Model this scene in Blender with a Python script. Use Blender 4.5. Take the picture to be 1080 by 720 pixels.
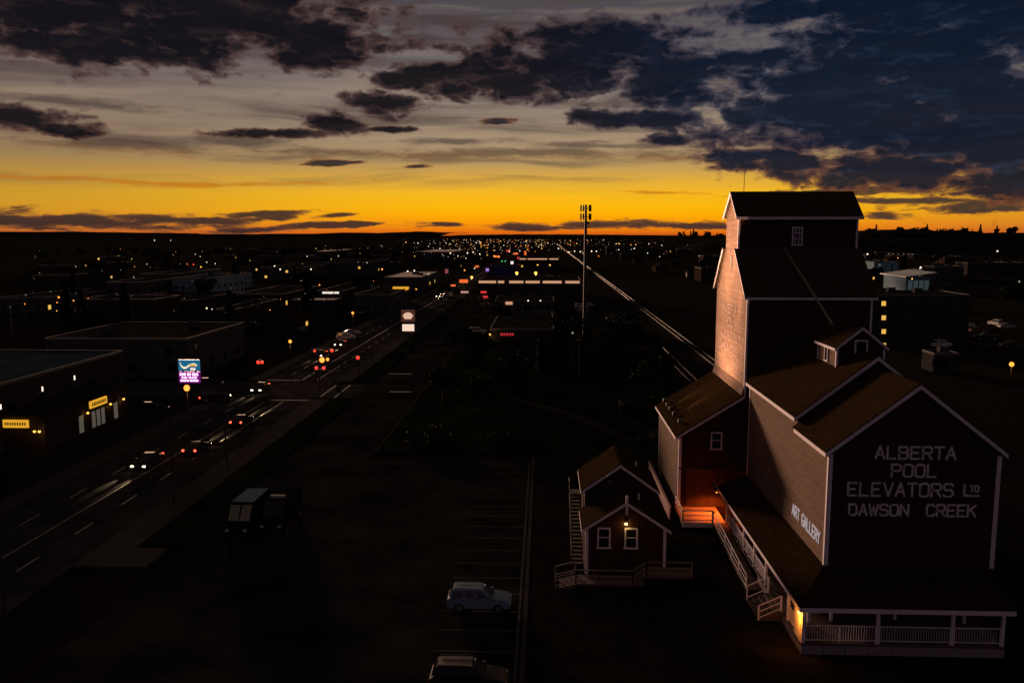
import bpy, bmesh, math, random
from mathutils import Vector, Matrix
R = math.radians
random.seed(7)
for o in list(bpy.data.objects): bpy.data.objects.remove(o)
scn = bpy.context.scene
col = scn.collection

# ---------------------------------------------------------------- camera
F, CH = 880.0, 26.0
PITCH, YAW = math.atan(112/F), R(2.26)
cam = bpy.data.cameras.new('camera'); cam.sensor_width = 36; cam.lens = 36*F/1080
cam.clip_start = 0.5; cam.clip_end = 60000
co = bpy.data.objects.new('camera', cam); col.objects.link(co)
co.location = (0, 0, CH); co.rotation_euler = (R(90)-PITCH, 0, YAW)
scn.camera = co
FW = Vector((-math.sin(YAW)*math.cos(PITCH), math.cos(YAW)*math.cos(PITCH), -math.sin(PITCH)))
RT = Vector((math.cos(YAW), math.sin(YAW), 0)); UP = RT.cross(FW)
def _ray(px, py): return FW + RT*((px-540)/F) - UP*((py-360)/F)
def at(px, py, z=0.0):                       # survey helper: a point at height z in the place
    d = _ray(px, py); return Vector((0, 0, CH)) + d*((z-CH)/d.z)
def aty(px, py, Y):
    d = _ray(px, py); return Vector((0, 0, CH)) + d*(Y/d.y)
def atx(px, py, X):
    d = _ray(px, py); return Vector((0, 0, CH)) + d*(X/d.x)

# ---------------------------------------------------------------- view
scn.view_settings.view_transform = 'Standard'; scn.view_settings.look = 'None'
scn.view_settings.exposure = 0; scn.view_settings.gamma = 1; scn.view_settings.use_curve_mapping = False

# ---------------------------------------------------------------- sun (last glow low ahead on the left)
SUN_AZ, SUN_EL = R(-23), R(4.2)
sd = bpy.data.lights.new('sun', 'SUN'); sd.energy = 3.9; sd.angle = R(7); sd.color = (1.0, .58, .37)
so = bpy.data.objects.new('sun', sd); col.objects.link(so)
to_sun = Vector((math.sin(SUN_AZ)*math.cos(SUN_EL), math.cos(SUN_AZ)*math.cos(SUN_EL), math.sin(SUN_EL)))
so.rotation_euler = to_sun.to_track_quat('Z', 'Y').to_euler()

# ---------------------------------------------------------------- sky
def lin(r, g, b):
    f = lambda c: (c/255/12.92) if c/255 <= .04045 else ((c/255+.055)/1.055)**2.4
    return (f(r), f(g), f(b), 1)
world = bpy.data.worlds.new('World'); scn.world = world; world.use_nodes = True
nt = world.node_tree; nt.nodes.clear()
def nd(t, **k):
    n = nt.nodes.new(t)
    for a, b in k.items(): setattr(n, a, b)
    return n
def plug(s, v):
    if isinstance(v, bpy.types.NodeSocket): nt.links.new(v, s)
    else: s.default_value = v
def M(op, a, b=None, c=None, clamp=False):
    n = nd('ShaderNodeMath', operation=op, use_clamp=clamp)
    plug(n.inputs[0], a)
    if b is not None: plug(n.inputs[1], b)
    if c is not None: plug(n.inputs[2], c)
    return n.outputs[0]
def VM(op, a, b):
    n = nd('ShaderNodeVectorMath', operation=op); plug(n.inputs[0], a); plug(n.inputs[1], b)
    return n
def sstep(x, lo, hi, a=0.0, b=1.0):
    n = nd('ShaderNodeMapRange', interpolation_type='SMOOTHSTEP')
    plug(n.inputs[0], x); n.inputs[1].default_value = lo; n.inputs[2].default_value = hi
    n.inputs[3].default_value = a; n.inputs[4].default_value = b
    return n.outputs[0]
def mixc(f, a, b):
    n = nd('ShaderNodeMix', data_type='RGBA')
    plug(n.inputs['Factor'], f); plug(n.inputs[6], a); plug(n.inputs[7], b)
    return n.outputs[2]
def comb(x, y, z=0.0):
    n = nd('ShaderNodeCombineXYZ'); plug(n.inputs[0], x); plug(n.inputs[1], y); plug(n.inputs[2], z)
    return n.outputs[0]
def noise(vec, scale, detail, rough):
    n = nd('ShaderNodeTexNoise'); nt.links.new(vec, n.inputs['Vector'])
    n.inputs['Scale'].default_value = scale; n.inputs['Detail'].default_value = detail; n.inputs['Roughness'].default_value = rough
    return n
tc = nd('ShaderNodeTexCoord'); sx = nd('ShaderNodeSeparateXYZ'); nt.links.new(tc.outputs['Generated'], sx.inputs[0])
az = M('MULTIPLY', M('ARCTAN2', sx.outputs[0], sx.outputs[1]), 57.2958)
el = M('MULTIPLY', M('ARCSINE', sx.outputs[2]), 57.2958)
ramp = nd('ShaderNodeValToRGB'); cr = ramp.color_ramp
stops = [(-2, (30, 16, 10)), (-.2, (140, 58, 26)), (.2, (230, 108, 18)), (.75, (250, 152, 6)), (1.7, (255, 182, 6)), (2.7, (248, 186, 30)),
         (3.7, (222, 170, 62)), (4.9, (178, 146, 96)), (6.2, (164, 140, 112)), (8.6, (138, 124, 114)), (11.5, (103, 97, 100)), (14.6, (78, 74, 80)),
         (22, (34, 33, 40)), (40, (16, 16, 22)), (90, (11, 12, 17))]
while len(cr.elements) < len(stops): cr.elements.new(.5)
for e, (d, c) in zip(cr.elements, stops): e.position = (d+2)/92; e.color = lin(*c)
nt.links.new(M('DIVIDE', M('ADD', el, 2.0), 92.0), ramp.inputs[0])
aabs = M('ABSOLUTE', M('SUBTRACT', az, 2.0))
side = sstep(aabs, 6, 40)                       # glow dims away from where the sun went down
base = mixc(M('MULTIPLY', side, .42), ramp.outputs[0], lin(96, 72, 62))
back = sstep(aabs, 45, 105)
belt = mixc(sstep(el, 4, 34), lin(92, 74, 90), lin(16, 16, 22))      # dim mauve band opposite the sunset
base = mixc(back, base, belt)
# thin stretched veils
warp = noise(comb(M('MULTIPLY', az, .05), M('MULTIPLY', el, .16)), 1.0, 3, .5)
wc = nd('ShaderNodeSeparateColor'); nt.links.new(warp.outputs['Color'], wc.inputs[0])
veil = noise(comb(M('MULTIPLY', az, .045), M('ADD', M('MULTIPLY', el, .75), M('MULTIPLY', wc.outputs[0], 2.2))), 1.0, 5, .55)
vf = M('MULTIPLY', sstep(veil.outputs[0], .46, .66), M('MULTIPLY', sstep(el, 2.0, 5.0), .72))
base = mixc(vf, base, lin(84, 70, 66))
vf2 = M('MULTIPLY', sstep(veil.outputs[0], .5, .32), M('MULTIPLY', sstep(el, 4, 7), .22))
base = mixc(vf2, base, lin(190, 160, 130))
# cloud banks: angular centre and size of each bank, broken up by fractal noise
u = M('ADD', az, M('MULTIPLY', M('SUBTRACT', wc.outputs[1], .5), 5.0))
v = M('ADD', el, M('MULTIPLY', M('SUBTRACT', wc.outputs[2], .5), 1.8))
uv = comb(u, v)
def blobs(lst):
    out = None
    for (px, py, rx, ry) in lst:
        d = _ray(px, py).normalized(); a = math.degrees(math.atan2(d.x, d.y)); e = math.degrees(math.asin(d.z))
        s = VM('SUBTRACT', uv, (a, e, 0)).outputs[0]
        m = VM('MULTIPLY', s, (1/(rx*.0645), 1/(ry*.0645), 0)).outputs[0]
        L = VM('LENGTH', m, (0, 0, 0)).outputs['Value']
        out = L if out is None else M('MINIMUM', out, L)
    return M('SUBTRACT', 1.0, out)
BIG = [(60, 0, 220, 50), (215, 12, 190, 48), (320, 38, 105, 30), (90, 50, 90, 22), (330, 62, 66, 16), (170, 42, 90, 30),
       (20, 128, 52, 13), (60, 138, 30, 7), (610, 62, 150, 40), (520, 80, 90, 24), (705, 78, 80, 36), (640, 40, 90, 22), (455, 74, 40, 14),
       (425, 82, 32, 10), (400, 108, 40, 17), (352, 128, 34, 14), (285, 139, 62, 6), (405, 136, 30, 4),
       (680, 123, 100, 13), (700, 147, 28, 7), (970, 60, 170, 75), (1040, 15, 140, 70), (900, 115, 170, 48), (1010, 150, 150, 55), (845, 90, 70, 24),
       (790, 164, 80, 9), (850, 172, 90, 13), (830, 14, 90, 17), (900, 8, 100, 14), (800, 62, 60, 10), (950, 180, 130, 20), (1070, 190, 80, 18), (1010, 105, 120, 60), (930, 130, 120, 50), (800, 120, 60, 12)]
STREAK = [(900, 204, 100, 4), (980, 212, 110, 3.2), (1050, 217, 70, 7), (935, 229, 30, 4.5), (60, 231, 170, 10), (200, 227, 120, 6), (275, 223, 62, 3.5), (360, 229, 22, 2.6),
          (330, 240, 140, 4), (345, 171, 40, 3.2), (437, 177, 15, 2.6), (480, 239, 22, 2.6), (560, 240, 55, 4.5), (650, 239, 90, 4.5), (720, 241, 60, 3.5), (515, 128, 22, 5)]
pw = noise(comb(M('MULTIPLY', az, .5), M('MULTIPLY', el, .9), 2.0), 1.0, 4, .55)       # small swirls
pc = nd('ShaderNodeSeparateColor'); nt.links.new(pw.outputs['Color'], pc.inputs[0])
ax = M('ADD', az, M('MULTIPLY', M('SUBTRACT', pc.outputs[0], .5), 2.2)); ex = M('ADD', el, M('MULTIPLY', M('SUBTRACT', pc.outputs[1], .5), .9))
fr = noise(comb(M('MULTIPLY', ax, .30), M('MULTIPLY', ex, .72)), 1.0, 8, .5)
frl = noise(comb(M('MULTIPLY', ax, .30), M('MULTIPLY', M('ADD', ex, .28), .72)), 1.0, 8, .5)   # the same field a little higher, for relief
vo = nd('ShaderNodeTexVoronoi', feature='F1'); nt.links.new(comb(M('MULTIPLY', ax, .9), M('MULTIPLY', ex, 1.7)), vo.inputs['Vector'])
vo.inputs['Scale'].default_value = 1.0; vo.inputs['Detail'].default_value = 2.0; vo.inputs['Roughness'].default_value = .55
puff = M('SUBTRACT', .55, vo.outputs['Distance'])
fs = noise(comb(M('MULTIPLY', ax, .32), M('MULTIPLY', ex, 1.9), 4.0), 1.0, 9, .58)
D1 = M('ADD', blobs(BIG), M('ADD', M('MULTIPLY', M('SUBTRACT', fr.outputs[0], .365), 1.9), M('MULTIPLY', puff, .4)))
D2 = M('ADD', blobs(STREAK), M('MULTIPLY', M('SUBTRACT', fs.outputs[0], .46), 3.0))
relief = M('SUBTRACT', frl.outputs[0], fr.outputs[0])
right = sstep(az, -6, 16)
core = mixc(right, lin(13, 13, 21), lin(6, 21, 41))
tex = noise(comb(M('MULTIPLY', az, .35), M('MULTIPLY', el, 1.1), 9.0), 1.0, 8, .6)
lit = mixc(right, lin(62, 46, 46), lin(32, 50, 74))
core = mixc(M('MULTIPLY', sstep(tex.outputs[0], .5, .75), .35), core, lit)
core = mixc(M('MULTIPLY', sstep(relief, .02, .2), .6), core, lit)
rim = mixc(sstep(el, 2, 8), lin(122, 74, 44), mixc(right, lin(80, 60, 58), lin(72, 70, 82)))
c1 = mixc(sstep(D1, .1, .62), rim, core)
SOFT = [(520, 164, 340, 8), (130, 153, 95, 9), (640, 154, 130, 5), (250, 148, 70, 8), (470, 150, 90, 5), (60, 110, 120, 6), (400, 40, 120, 8), (480, 20, 140, 10), (700, 205, 60, 3), (160, 188, 240, 3)]
D3 = M('ADD', blobs(SOFT), M('MULTIPLY', M('SUBTRACT', fs.outputs[0], .5), 2.6))
base = mixc(M('MULTIPLY', sstep(D3, -.1, .9), .72), base, mixc(sstep(el, 3, 6), lin(190, 110, 20), lin(66, 54, 54)))
c2 = mixc(sstep(D2, .15, .8), lin(120, 74, 44), mixc(right, lin(30, 30, 40), lin(26, 32, 44)))
skyc = mixc(M('MULTIPLY', sstep(D2, -.02, .5), .92), base, c2)
skyc = mixc(M('MULTIPLY', sstep(D1, -.06, .34), .97), skyc, c1)
bg = nd('ShaderNodeBackground'); nt.links.new(skyc, bg.inputs[0]); bg.inputs[1].default_value = 1.0
wo = nd('ShaderNodeOutputWorld'); nt.links.new(bg.outputs[0], wo.inputs[0])

# ---------------------------------------------------------------- materials
MAT = {}
def mat(name, c, rough=.85, spec=.3, metal=0, var=.25, scale=3.0, kind=None, bump=.15):
    if name in MAT: return MAT[name]
    m = bpy.data.materials.new(name); m.use_nodes = True; t = m.node_tree; b = t.nodes['Principled BSDF']
    b.inputs['Roughness'].default_value = rough; b.inputs['Specular IOR Level'].default_value = spec; b.inputs['Metallic'].default_value = metal
    tc = t.nodes.new('ShaderNodeTexCoord'); n = t.nodes.new('ShaderNodeTexNoise')
    n.inputs['Scale'].default_value = scale; n.inputs['Detail'].default_value = 6; n.inputs['Roughness'].default_value = .65
    t.links.new(tc.outputs['Object'], n.inputs['Vector'])
    r = t.nodes.new('ShaderNodeValToRGB'); r.color_ramp.elements[0].position = .3; r.color_ramp.elements[1].position = .72
    r.color_ramp.elements[0].color = tuple(x*(1-var) for x in c)+(1,); r.color_ramp.elements[1].color = tuple(min(1, x*(1+var)) for x in c)+(1,)
    t.links.new(n.outputs[0], r.inputs[0]); src = r.outputs[0]; h = n.outputs[0]
    if kind in ('siding', 'shingle', 'boards'):
        w = t.nodes.new('ShaderNodeTexBrick'); mp = t.nodes.new('ShaderNodeMapping')
        t.links.new(tc.outputs['Object'], mp.inputs[0]); sp = t.nodes.new('ShaderNodeSeparateXYZ'); cb = t.nodes.new('ShaderNodeCombineXYZ')
        t.links.new(mp.outputs[0], sp.inputs[0])
        ad = t.nodes.new('ShaderNodeMath'); ad.operation = 'ADD'; t.links.new(sp.outputs[0], ad.inputs[0]); t.links.new(sp.outputs[1], ad.inputs[1])
        if kind == 'boards': t.links.new(sp.outputs[2], cb.inputs[0]); t.links.new(ad.outputs[0], cb.inputs[1])
        else: t.links.new(ad.outputs[0], cb.inputs[0]); t.links.new(sp.outputs[2], cb.inputs[1])
        t.links.new(cb.outputs[0], w.inputs['Vector']); w.inputs['Scale'].default_value = 1
        w.inputs['Brick Width'].default_value = 4.2 if kind != 'shingle' else .42; w.inputs['Row Height'].default_value = .16 if kind != 'shingle' else .13
        w.inputs['Mortar Size'].default_value = .012; w.inputs['Mortar Smooth'].default_value = .4
        w.inputs['Color1'].default_value = (.78, .78, .78, 1); w.inputs['Color2'].default_value = (1.12, 1.12, 1.12, 1); w.inputs['Mortar'].default_value = (.5, .5, .5, 1)
        mx = t.nodes.new('ShaderNodeMix'); mx.data_type = 'RGBA'; mx.blend_type = 'MULTIPLY'; mx.inputs[0].default_value = .85
        t.links.new(src, mx.inputs[6]); t.links.new(w.outputs[0], mx.inputs[7]); src = mx.outputs[2]; h = w.outputs[0]
    t.links.new(src, b.inputs['Base Color'])
    if bump:
        bp = t.nodes.new('ShaderNodeBump'); bp.inputs['Strength'].default_value = bump; bp.inputs['Distance'].default_value = .04
        t.links.new(h, bp.inputs['Height']); t.links.new(bp.outputs[0], b.inputs['Normal'])
    MAT[name] = m; return m
def emit(name, c, s):
    if name in MAT: return MAT[name]
    m = bpy.data.materials.new(name); m.use_nodes = True; b = m.node_tree.nodes['Principled BSDF']
    b.inputs['Base Color'].default_value = (.1, .1, .1, 1)
    b.inputs['Emission Color'].default_value = tuple(c)+(1,); b.inputs['Emission Strength'].default_value = s
    try: m.cycles.emission_sampling = 'NONE'
    except Exception: pass
    MAT[name] = m; return m
ASPH = mat('asphalt', (.036, .036, .038), 1, .0, scale=.28, var=.6)
LOT = mat('lot_asphalt', (.019, .019, .019), 1, .0, scale=.16, var=.75)
CONC = mat('concrete', (.055, .054, .054), 1, .0, scale=.6)
PAINT = mat('road_paint', (.4, .4, .38), .95, .05, scale=1.5, var=.3)
FAINT = mat('worn_paint', (.09, .088, .08), 1, .0, scale=1.2, var=.45)
GRASS = mat('grass', (.010, .013, .006), 1, 0, scale=.2, var=.8)
FIELD = mat('field_ground', (.020, .018, .015), 1, 0, scale=.0035, var=.7)
HILL = mat('wooded_hill', (.018, .017, .014), .95, 0, scale=.01, var=.4)
WALL_LIT = mat('weathered_siding_lit', (.2, .135, .10), .95, .05, kind='siding', bump=.35)  # siding copy for the left walls, light put into the colour
WALL_SHADE = mat('maroon_siding_shaded', (.052, .024, .02), .95, .05, kind='siding', bump=.35)  # same siding darkened for the front walls, shade put into the colour
SHING = mat('brown_shingle', (.034, .022, .0105), 1, 0, kind='shingle', bump=.4)
DARKSH = mat('dark_shingle', (.06, .046, .032), 1, 0, kind='shingle', bump=.4)
TRIM = mat('white_trim', (.76, .69, .80), .7, .25, var=.12, scale=2)
LET = mat('letter_white', (.74, .68, .68), .85, .1, var=.4, scale=2.6)
GHOST = mat('faded_letter', (.58, .43, .38), .85, .15, var=.45, scale=6)
DECK = mat('deck_boards', (.12, .085, .07), .85, .2, kind='siding')
SKIRT = mat('skirting_panel', (.26, .22, .27), .85, .2, scale=1.5)
GLASS = mat('dark_glass', (.012, .013, .016), .12, .5, var=.1, bump=0)
BLACKM = mat('dark_metal', (.02, .02, .021), .6, .4, var=.2)
STEEL = mat('rail_steel', (.085, .082, .075), .5, .5, metal=1, var=.2)
BALL = mat('ballast', (.025, .023, .02), 1, 0, scale=6, var=.6)
TIMB = mat('sleeper_timber', (.03, .024, .018), .95, .1)
BLUEROOF = mat('blue_roof_membrane', (.026, .045, .062), 1, 0, scale=.25, var=.35)
TARROOF = mat('tar_roof', (.025, .023, .023), 1, 0, scale=.3, var=.4)
PALER = mat('pale_roof', (.22, .21, .21), .95, .05, scale=.3, var=.3)
PARAP = mat('parapet_flashing', (.13, .128, .126), .9, .05, var=.2)
STUC = [mat('dark_stucco', (.04, .037, .038), 1, 0, scale=.6), mat('brown_brick', (.042, .03, .026), 1, 0, scale=.8), mat('grey_block', (.06, .06, .066), 1, 0, scale=.5)]
BLUEW = mat('pale_blue_cladding', (.16, .26, .34), .9, .05, scale=.4)
LEAF = mat('leaves_dark', (.022, .030, .014), .9, .05, scale=.8, var=.6, bump=0)
LEAF2 = mat('needles_dark', (.013, .022, .013), .9, .05, scale=.8, var=.5, bump=0)
BARK = mat('bark', (.04, .03, .022), .95, .05)
RUBBER = mat('tyre_rubber', (.012, .012, .012), .9, .2)
ALLOY = mat('wheel_alloy', (.4, .4, .42), .35, .5, metal=.8)
def paint(n, c): return mat('car_paint_'+n, c, .6, .2, var=.06, bump=0)
E_ = {'o': emit('lamp_orange', (1, .27, .035), 2.4), 'w': emit('lamp_white', (1, .8, .58), 2.0), 'y': emit('lamp_amber', (1, .5, .07), 2.2),
      'r': emit('lamp_red', (1, .05, .03), 1.4), 'g': emit('lamp_green', (.1, 1, .35), 1.0), 'p': emit('lamp_violet', (.6, .2, 1), 4), 'd': emit('lamp_dim', (.8, .75, .6), .35)}
HEADL = emit('headlamp_glow', (1, .80, .52), 14); TAILL = emit('tail_lamp_glow', (1, .06, .03), 6)
WINY = emit('lit_window_yellow', (1, .56, .10), .85); SIGNY = emit('backlit_yellow', (1, .48, .03), .75); SIGNINK = mat('sign_ink', (.10, .05, .02), .8)
FASC = emit('lit_fascia_peach', (1, .52, .30), .6); SIGNW = emit('backlit_white', (1, .9, .75), .95)

# ---------------------------------------------------------------- mesh helpers
class MB:
    def __init__(s): s.v = []; s.f = []; s.m = []
    def poly(s, pts, mi=0):
        k = len(s.v); s.v += [tuple(p) for p in pts]; s.f.append(list(range(k, k+len(pts)))); s.m.append(mi); return s
    def box(s, x0, x1, y0, y1, z0, z1, mi=0):
        k = len(s.v)
        s.v += [(x0, y0, z0), (x1, y0, z0), (x1, y1, z0), (x0, y1, z0), (x0, y0, z1), (x1, y0, z1), (x1, y1, z1), (x0, y1, z1)]
        for q in ((0, 3, 2, 1), (4, 5, 6, 7), (0, 1, 5, 4), (1, 2, 6, 5), (2, 3, 7, 6), (3, 0, 4, 7)): s.f.append([k+i for i in q]); s.m.append(mi)
        return s
    def prism(s, pts, d, mi=0):                        # polygon pts swept by vector d
        k = len(s.v); n = len(pts); d = Vector(d)
        s.v += [tuple(p) for p in pts]+[tuple(Vector(p)+d) for p in pts]
        s.f.append([k+i for i in range(n)][::-1]); s.m.append(mi); s.f.append([k+n+i for i in range(n)]); s.m.append(mi)
        for i in range(n): j = (i+1) % n; s.f.append([k+i, k+j, k+n+j, k+n+i]); s.m.append(mi)
        return s
    def tube(s, a, b, r, n=8, r2=None, mi=0):
        a = Vector(a); b = Vector(b); r2 = r if r2 is None else r2; q = (b-a).to_track_quat('Z', 'Y'); k = len(s.v)
        for p, rr in ((a, r), (b, r2)):
            for i in range(n): s.v.append(tuple(p+q @ Vector((rr*math.cos(2*math.pi*i/n), rr*math.sin(2*math.pi*i/n), 0))))
        for i in range(n): j = (i+1) % n; s.f.append([k+i, k+j, k+n+j, k+n+i]); s.m.append(mi)
        s.f.append([k+i for i in range(n)][::-1]); s.f.append([k+n+i for i in range(n)]); s.m += [mi, mi]
        return s
    def ball(s, c, r, mi=0, sz=1.0, n=8):
        c = Vector(c); k = len(s.v); rows = n//2
        for j in range(1, rows):
            t = math.pi*j/rows
            for i in range(n): p = 2*math.pi*i/n; s.v.append((c.x+r*math.sin(t)*math.cos(p), c.y+r*math.sin(t)*math.sin(p), c.z+sz*r*math.cos(t)))
        top = len(s.v); s.v += [(c.x, c.y, c.z+r*sz), (c.x, c.y, c.z-r*sz)]
        for j in range(rows-2):
            for i in range(n): a = k+j*n+i; b = k+j*n+(i+1) % n; s.f.append([a, a+n, b+n, b]); s.m.append(mi)
        for i in range(n):
            s.f.append([top, k+i, k+(i+1) % n]); b = k+(rows-2)*n; s.f.append([top+1, b+(i+1) % n, b+i]); s.m += [mi, mi]
        return s
    def slab(s, pts, t, mi=0):                         # planar face thickened along its normal
        p = [Vector(x) for x in pts]; n = (p[1]-p[0]).cross(p[2]-p[0]).normalized()
        return s.prism(p, n*t, mi)
    def build(s, name, mats, parent=None, bevel=0, smooth=False, loc=None):
        me = bpy.data.meshes.new(name); me.from_pydata(s.v, [], s.f)
        mats = mats if isinstance(mats, (list, tuple)) else [mats]
        for m in mats: me.materials.append(m)
        me.polygons.foreach_set('material_index', s.m)
        bm = bmesh.new(); bm.from_mesh(me); bmesh.ops.recalc_face_normals(bm, faces=bm.faces)
        if bevel: bmesh.ops.bevel(bm, geom=[e for e in bm.edges if len(e.link_faces) == 2 and e.calc_face_angle(0) > .35], offset=bevel, segments=2, affect='EDGES', clamp_overlap=True)
        bm.to_mesh(me); bm.free()
        if smooth:
            me.polygons.foreach_set('use_smooth', [True]*len(me.polygons)); me.set_sharp_from_angle(angle=R(38))
        o = bpy.data.objects.new(name, me); col.objects.link(o)
        if loc: o.location = loc
        if parent: o.parent = parent
        return o
def empty(name, label, cat, loc=(0, 0, 0), rz=0, group=None):
    o = bpy.data.objects.new(name, None); col.objects.link(o); o.location = loc; o.rotation_euler = (0, 0, rz); o.empty_display_size = .3
    return tag(o, label, cat, group)
def tag(o, label, cat, group=None):
    o['label'] = label; o['category'] = cat
    if group: o['group'] = group
    return o
def struct(o, kind='structure'): o['kind'] = kind; return o
KIDS = {}
def copy_tree(o, parent=None):
    c = o.copy(); col.objects.link(c)
    if parent: c.parent = parent
    for ch in [x for x in o.children]: copy_tree(ch, c)
    return c
def place(proto, used, loc, rz, label, group=None, sc=None):
    o = copy_tree(proto) if used else proto
    o.location = loc; o.rotation_euler = (0, 0, rz); o['label'] = label
    if group: o['group'] = group
    if sc: o.scale = sc if isinstance(sc, tuple) else (sc, sc, sc)
    return o
def lamp(name, kind, loc, energy, color, parent=None, aim=None, size=.1, angle=60, blend=.6):
    d = bpy.data.lights.new(name, kind); d.energy = energy; d.color = color; d.shadow_soft_size = size
    if kind == 'SPOT': d.spot_size = R(angle); d.spot_blend = blend
    o = bpy.data.objects.new(name, d); col.objects.link(o); o.location = loc
    if aim is not None: o.rotation_euler = (Vector(aim)-Vector(loc)).to_track_quat('-Z', 'Y').to_euler()
    if parent: o.parent = parent
    return o
# stroke letters on a 4 x 6 grid with clipped corners
GL = {'A': [[(0, 0), (2, 6), (4, 0)], [(.8, 2), (3.2, 2)]], 'L': [[(0, 6), (0, 0), (3.6, 0)]],
      'B': [[(0, 0), (0, 6), (3, 6), (3.7, 5.3), (3.7, 3.8), (3, 3.1), (0, 3.1)], [(3, 3.1), (4, 2.3), (4, .7), (3.2, 0), (0, 0)]],
      'E': [[(3.7, 6), (0, 6), (0, 0), (3.7, 0)], [(0, 3.1), (3, 3.1)]], 'R': [[(0, 0), (0, 6), (3.2, 6), (4, 5.2), (4, 3.7), (3.2, 2.9), (0, 2.9)], [(2, 2.9), (4, 0)]],
      'T': [[(0, 6), (4, 6)], [(2, 6), (2, 0)]], 'P': [[(0, 0), (0, 6), (3.2, 6), (4, 5.2), (4, 3.6), (3.2, 2.8), (0, 2.8)]],
      'O': [[(.8, 0), (0, .8), (0, 5.2), (.8, 6), (3.2, 6), (4, 5.2), (4, .8), (3.2, 0), (.8, 0)]], 'V': [[(0, 6), (2, 0), (4, 6)]],
      'S': [[(4, 5.2), (3.2, 6), (.8, 6), (0, 5.2), (0, 3.9), (.8, 3.1), (3.2, 3.1), (4, 2.3), (4, .8), (3.2, 0), (.8, 0), (0, .8)]],
      'D': [[(0, 0), (0, 6), (2.9, 6), (4, 4.9), (4, 1.1), (2.9, 0), (0, 0)]], 'W': [[(-.3, 6), (.9, 0), (2, 4.5), (3.1, 0), (4.3, 6)]],
      'N': [[(0, 0), (0, 6), (4, 0), (4, 6)]], 'C': [[(4, 5), (3.1, 6), (.9, 6), (0, 5), (0, 1), (.9, 0), (3.1, 0), (4, 1)]],
      'K': [[(0, 0), (0, 6)], [(4, 6), (0, 2.6)], [(1.4, 3.7), (4, 0)]], 'G': [[(4, 5), (3.1, 6), (.9, 6), (0, 5), (0, 1), (.9, 0), (3.1, 0), (4, 1), (4, 2.8), (2.4, 2.8)]],
      'Y': [[(0, 6), (2, 3), (4, 6)], [(2, 3), (2, 0)]], '_': [[(-.3, -1.2), (4.2, -1.2)]]}
def write(mb, text, o, ux, uz, width, height, w, nrm, depth=.04):
    """strokes of text starting at o, running along ux, filling width x height"""
    o = Vector(o); ux = Vector(ux); uz = Vector(uz); nrm = Vector(nrm)
    n = len(text); adv = width/(n*5.4-1.4); sy = height/6
    for i, ch in enumerate(text):
        for line in GL.get(ch, []):
            P = [o+ux*((i*5.4+x)*adv)+uz*(y*sy) for x, y in line]
            for a, b in zip(P, P[1:]):
                d = (b-a).normalized(); s = d.cross(nrm)*(w/2); e = d*(w*.42)
                j = (len(mb.f)//6) % 5
                mb.prism([q+nrm*(.003+.0015*j) for q in (a-e+s, b+e+s, b+e-s, a-e-s)], nrm*(depth+.002*j))
    return mb

# ---------------------------------------------------------------- ground, roads
def sheet(name, x0, x1, y0, y1, z, m): return struct(MB().box(x0, x1, y0, y1, z-.3, z).build(name, m))
struct(MB().poly([(-25000, -3000, -.16), (25000, -3000, -.16), (25000, 40000, -.16), (-25000, 40000, -.16)]).build('ground', FIELD))
sheet('road', -51, -37.4, -60, 3200, -.10, ASPH)
sheet('cross_street', -260, -51.01, 131, 146, -.104, ASPH)
sheet('side_street', -37.39, -30.5, 131.5, 144, -.104, ASPH)
sheet('frontage_road', -30.5, -20.5, -40, 420, -.096, LOT)
sheet('parking_lot', -20.49, -1.4, -40, 94.5, -.092, LOT)
sheet('pavement', -37.39, -34.2, 66, 129.8, .03, CONC)
sheet('pavement', -37.39, -34.6, 146.5, 420, .03, CONC)
sheet('pavement', -53.6, -51.01, 40, 130, .03, CONC)
sheet('pavement', -53.6, -51.01, 147, 420, .03, CONC)
sheet('pavement', -37.39, -31.4, 62, 65.99, .026, CONC)
sheet('grass_verge', -34.19, -30.51, 66.2, 129.5, .04, GRASS)
sheet('grass_verge', -34.59, -30.51, 147.5, 240, .04, GRASS)
sheet('park_lawn', -20.3, 24, 98, 186, .02, GRASS)
sheet('yard_ground', -1.1, 34, 30, 97.7, .0, mat('yard_gravel', (.014, .013, .011), 1, 0, scale=.5, var=.5))
k = MB()
k.box(-1.4, -1.1, 20, 96, -.2, .05); k.box(-20.5, -20.31, 98, 186, -.2, -.05)
struct(k.build('kerb', CONC))
k = MB()
for a, b in (((4, 120), (12, 104)), ((12, 104), (20, 118)), ((20, 118), (23, 122)), ((-6, 132), (4, 120)), ((12, 104), (9, 98.2))):
    a = Vector((a[0], a[1], .024)); b = Vector((b[0], b[1], .024)); s = (b-a).normalized().cross(Vector((0, 0, 1)))*.9
    k.poly([a+s, b+s, b-s, a-s])
struct(k.build('path', mat('path_gravel', (.03, .029, .027), 1, 0, scale=2)))
k = MB(); zr = -.094
for i in range(-2, 70):
    y = 20+i*8.2
    if 126 < y < 148: continue
    k.box(-41.35, -41.2, y, y+3, zr-.02, zr); k.box(-47.6, -47.46, y+2, y+5, zr-.02, zr)
k.box(-44.2, -44.08, -60, 128, zr-.02, zr); k.box(-44.2, -44.08, 148, 900, zr-.02, zr)
k.box(-44.0, -43.88, 148, 900, zr-.02, zr); k.box(-41.35, -41.2, 112, 128.4, zr-.019, zr+.001); k.box(-41.35, -41.2, 148, 165, zr-.019, zr+.001)
k.box(-44.0, -37.6, 129.2, 129.6, zr-.02, zr); k.box(-50.8, -44.4, 147.5, 147.9, zr-.02, zr)
for xx in (-36.6, -34.2): k.box(xx, xx+.25, 132, 143.5, zr-.02, zr)
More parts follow.
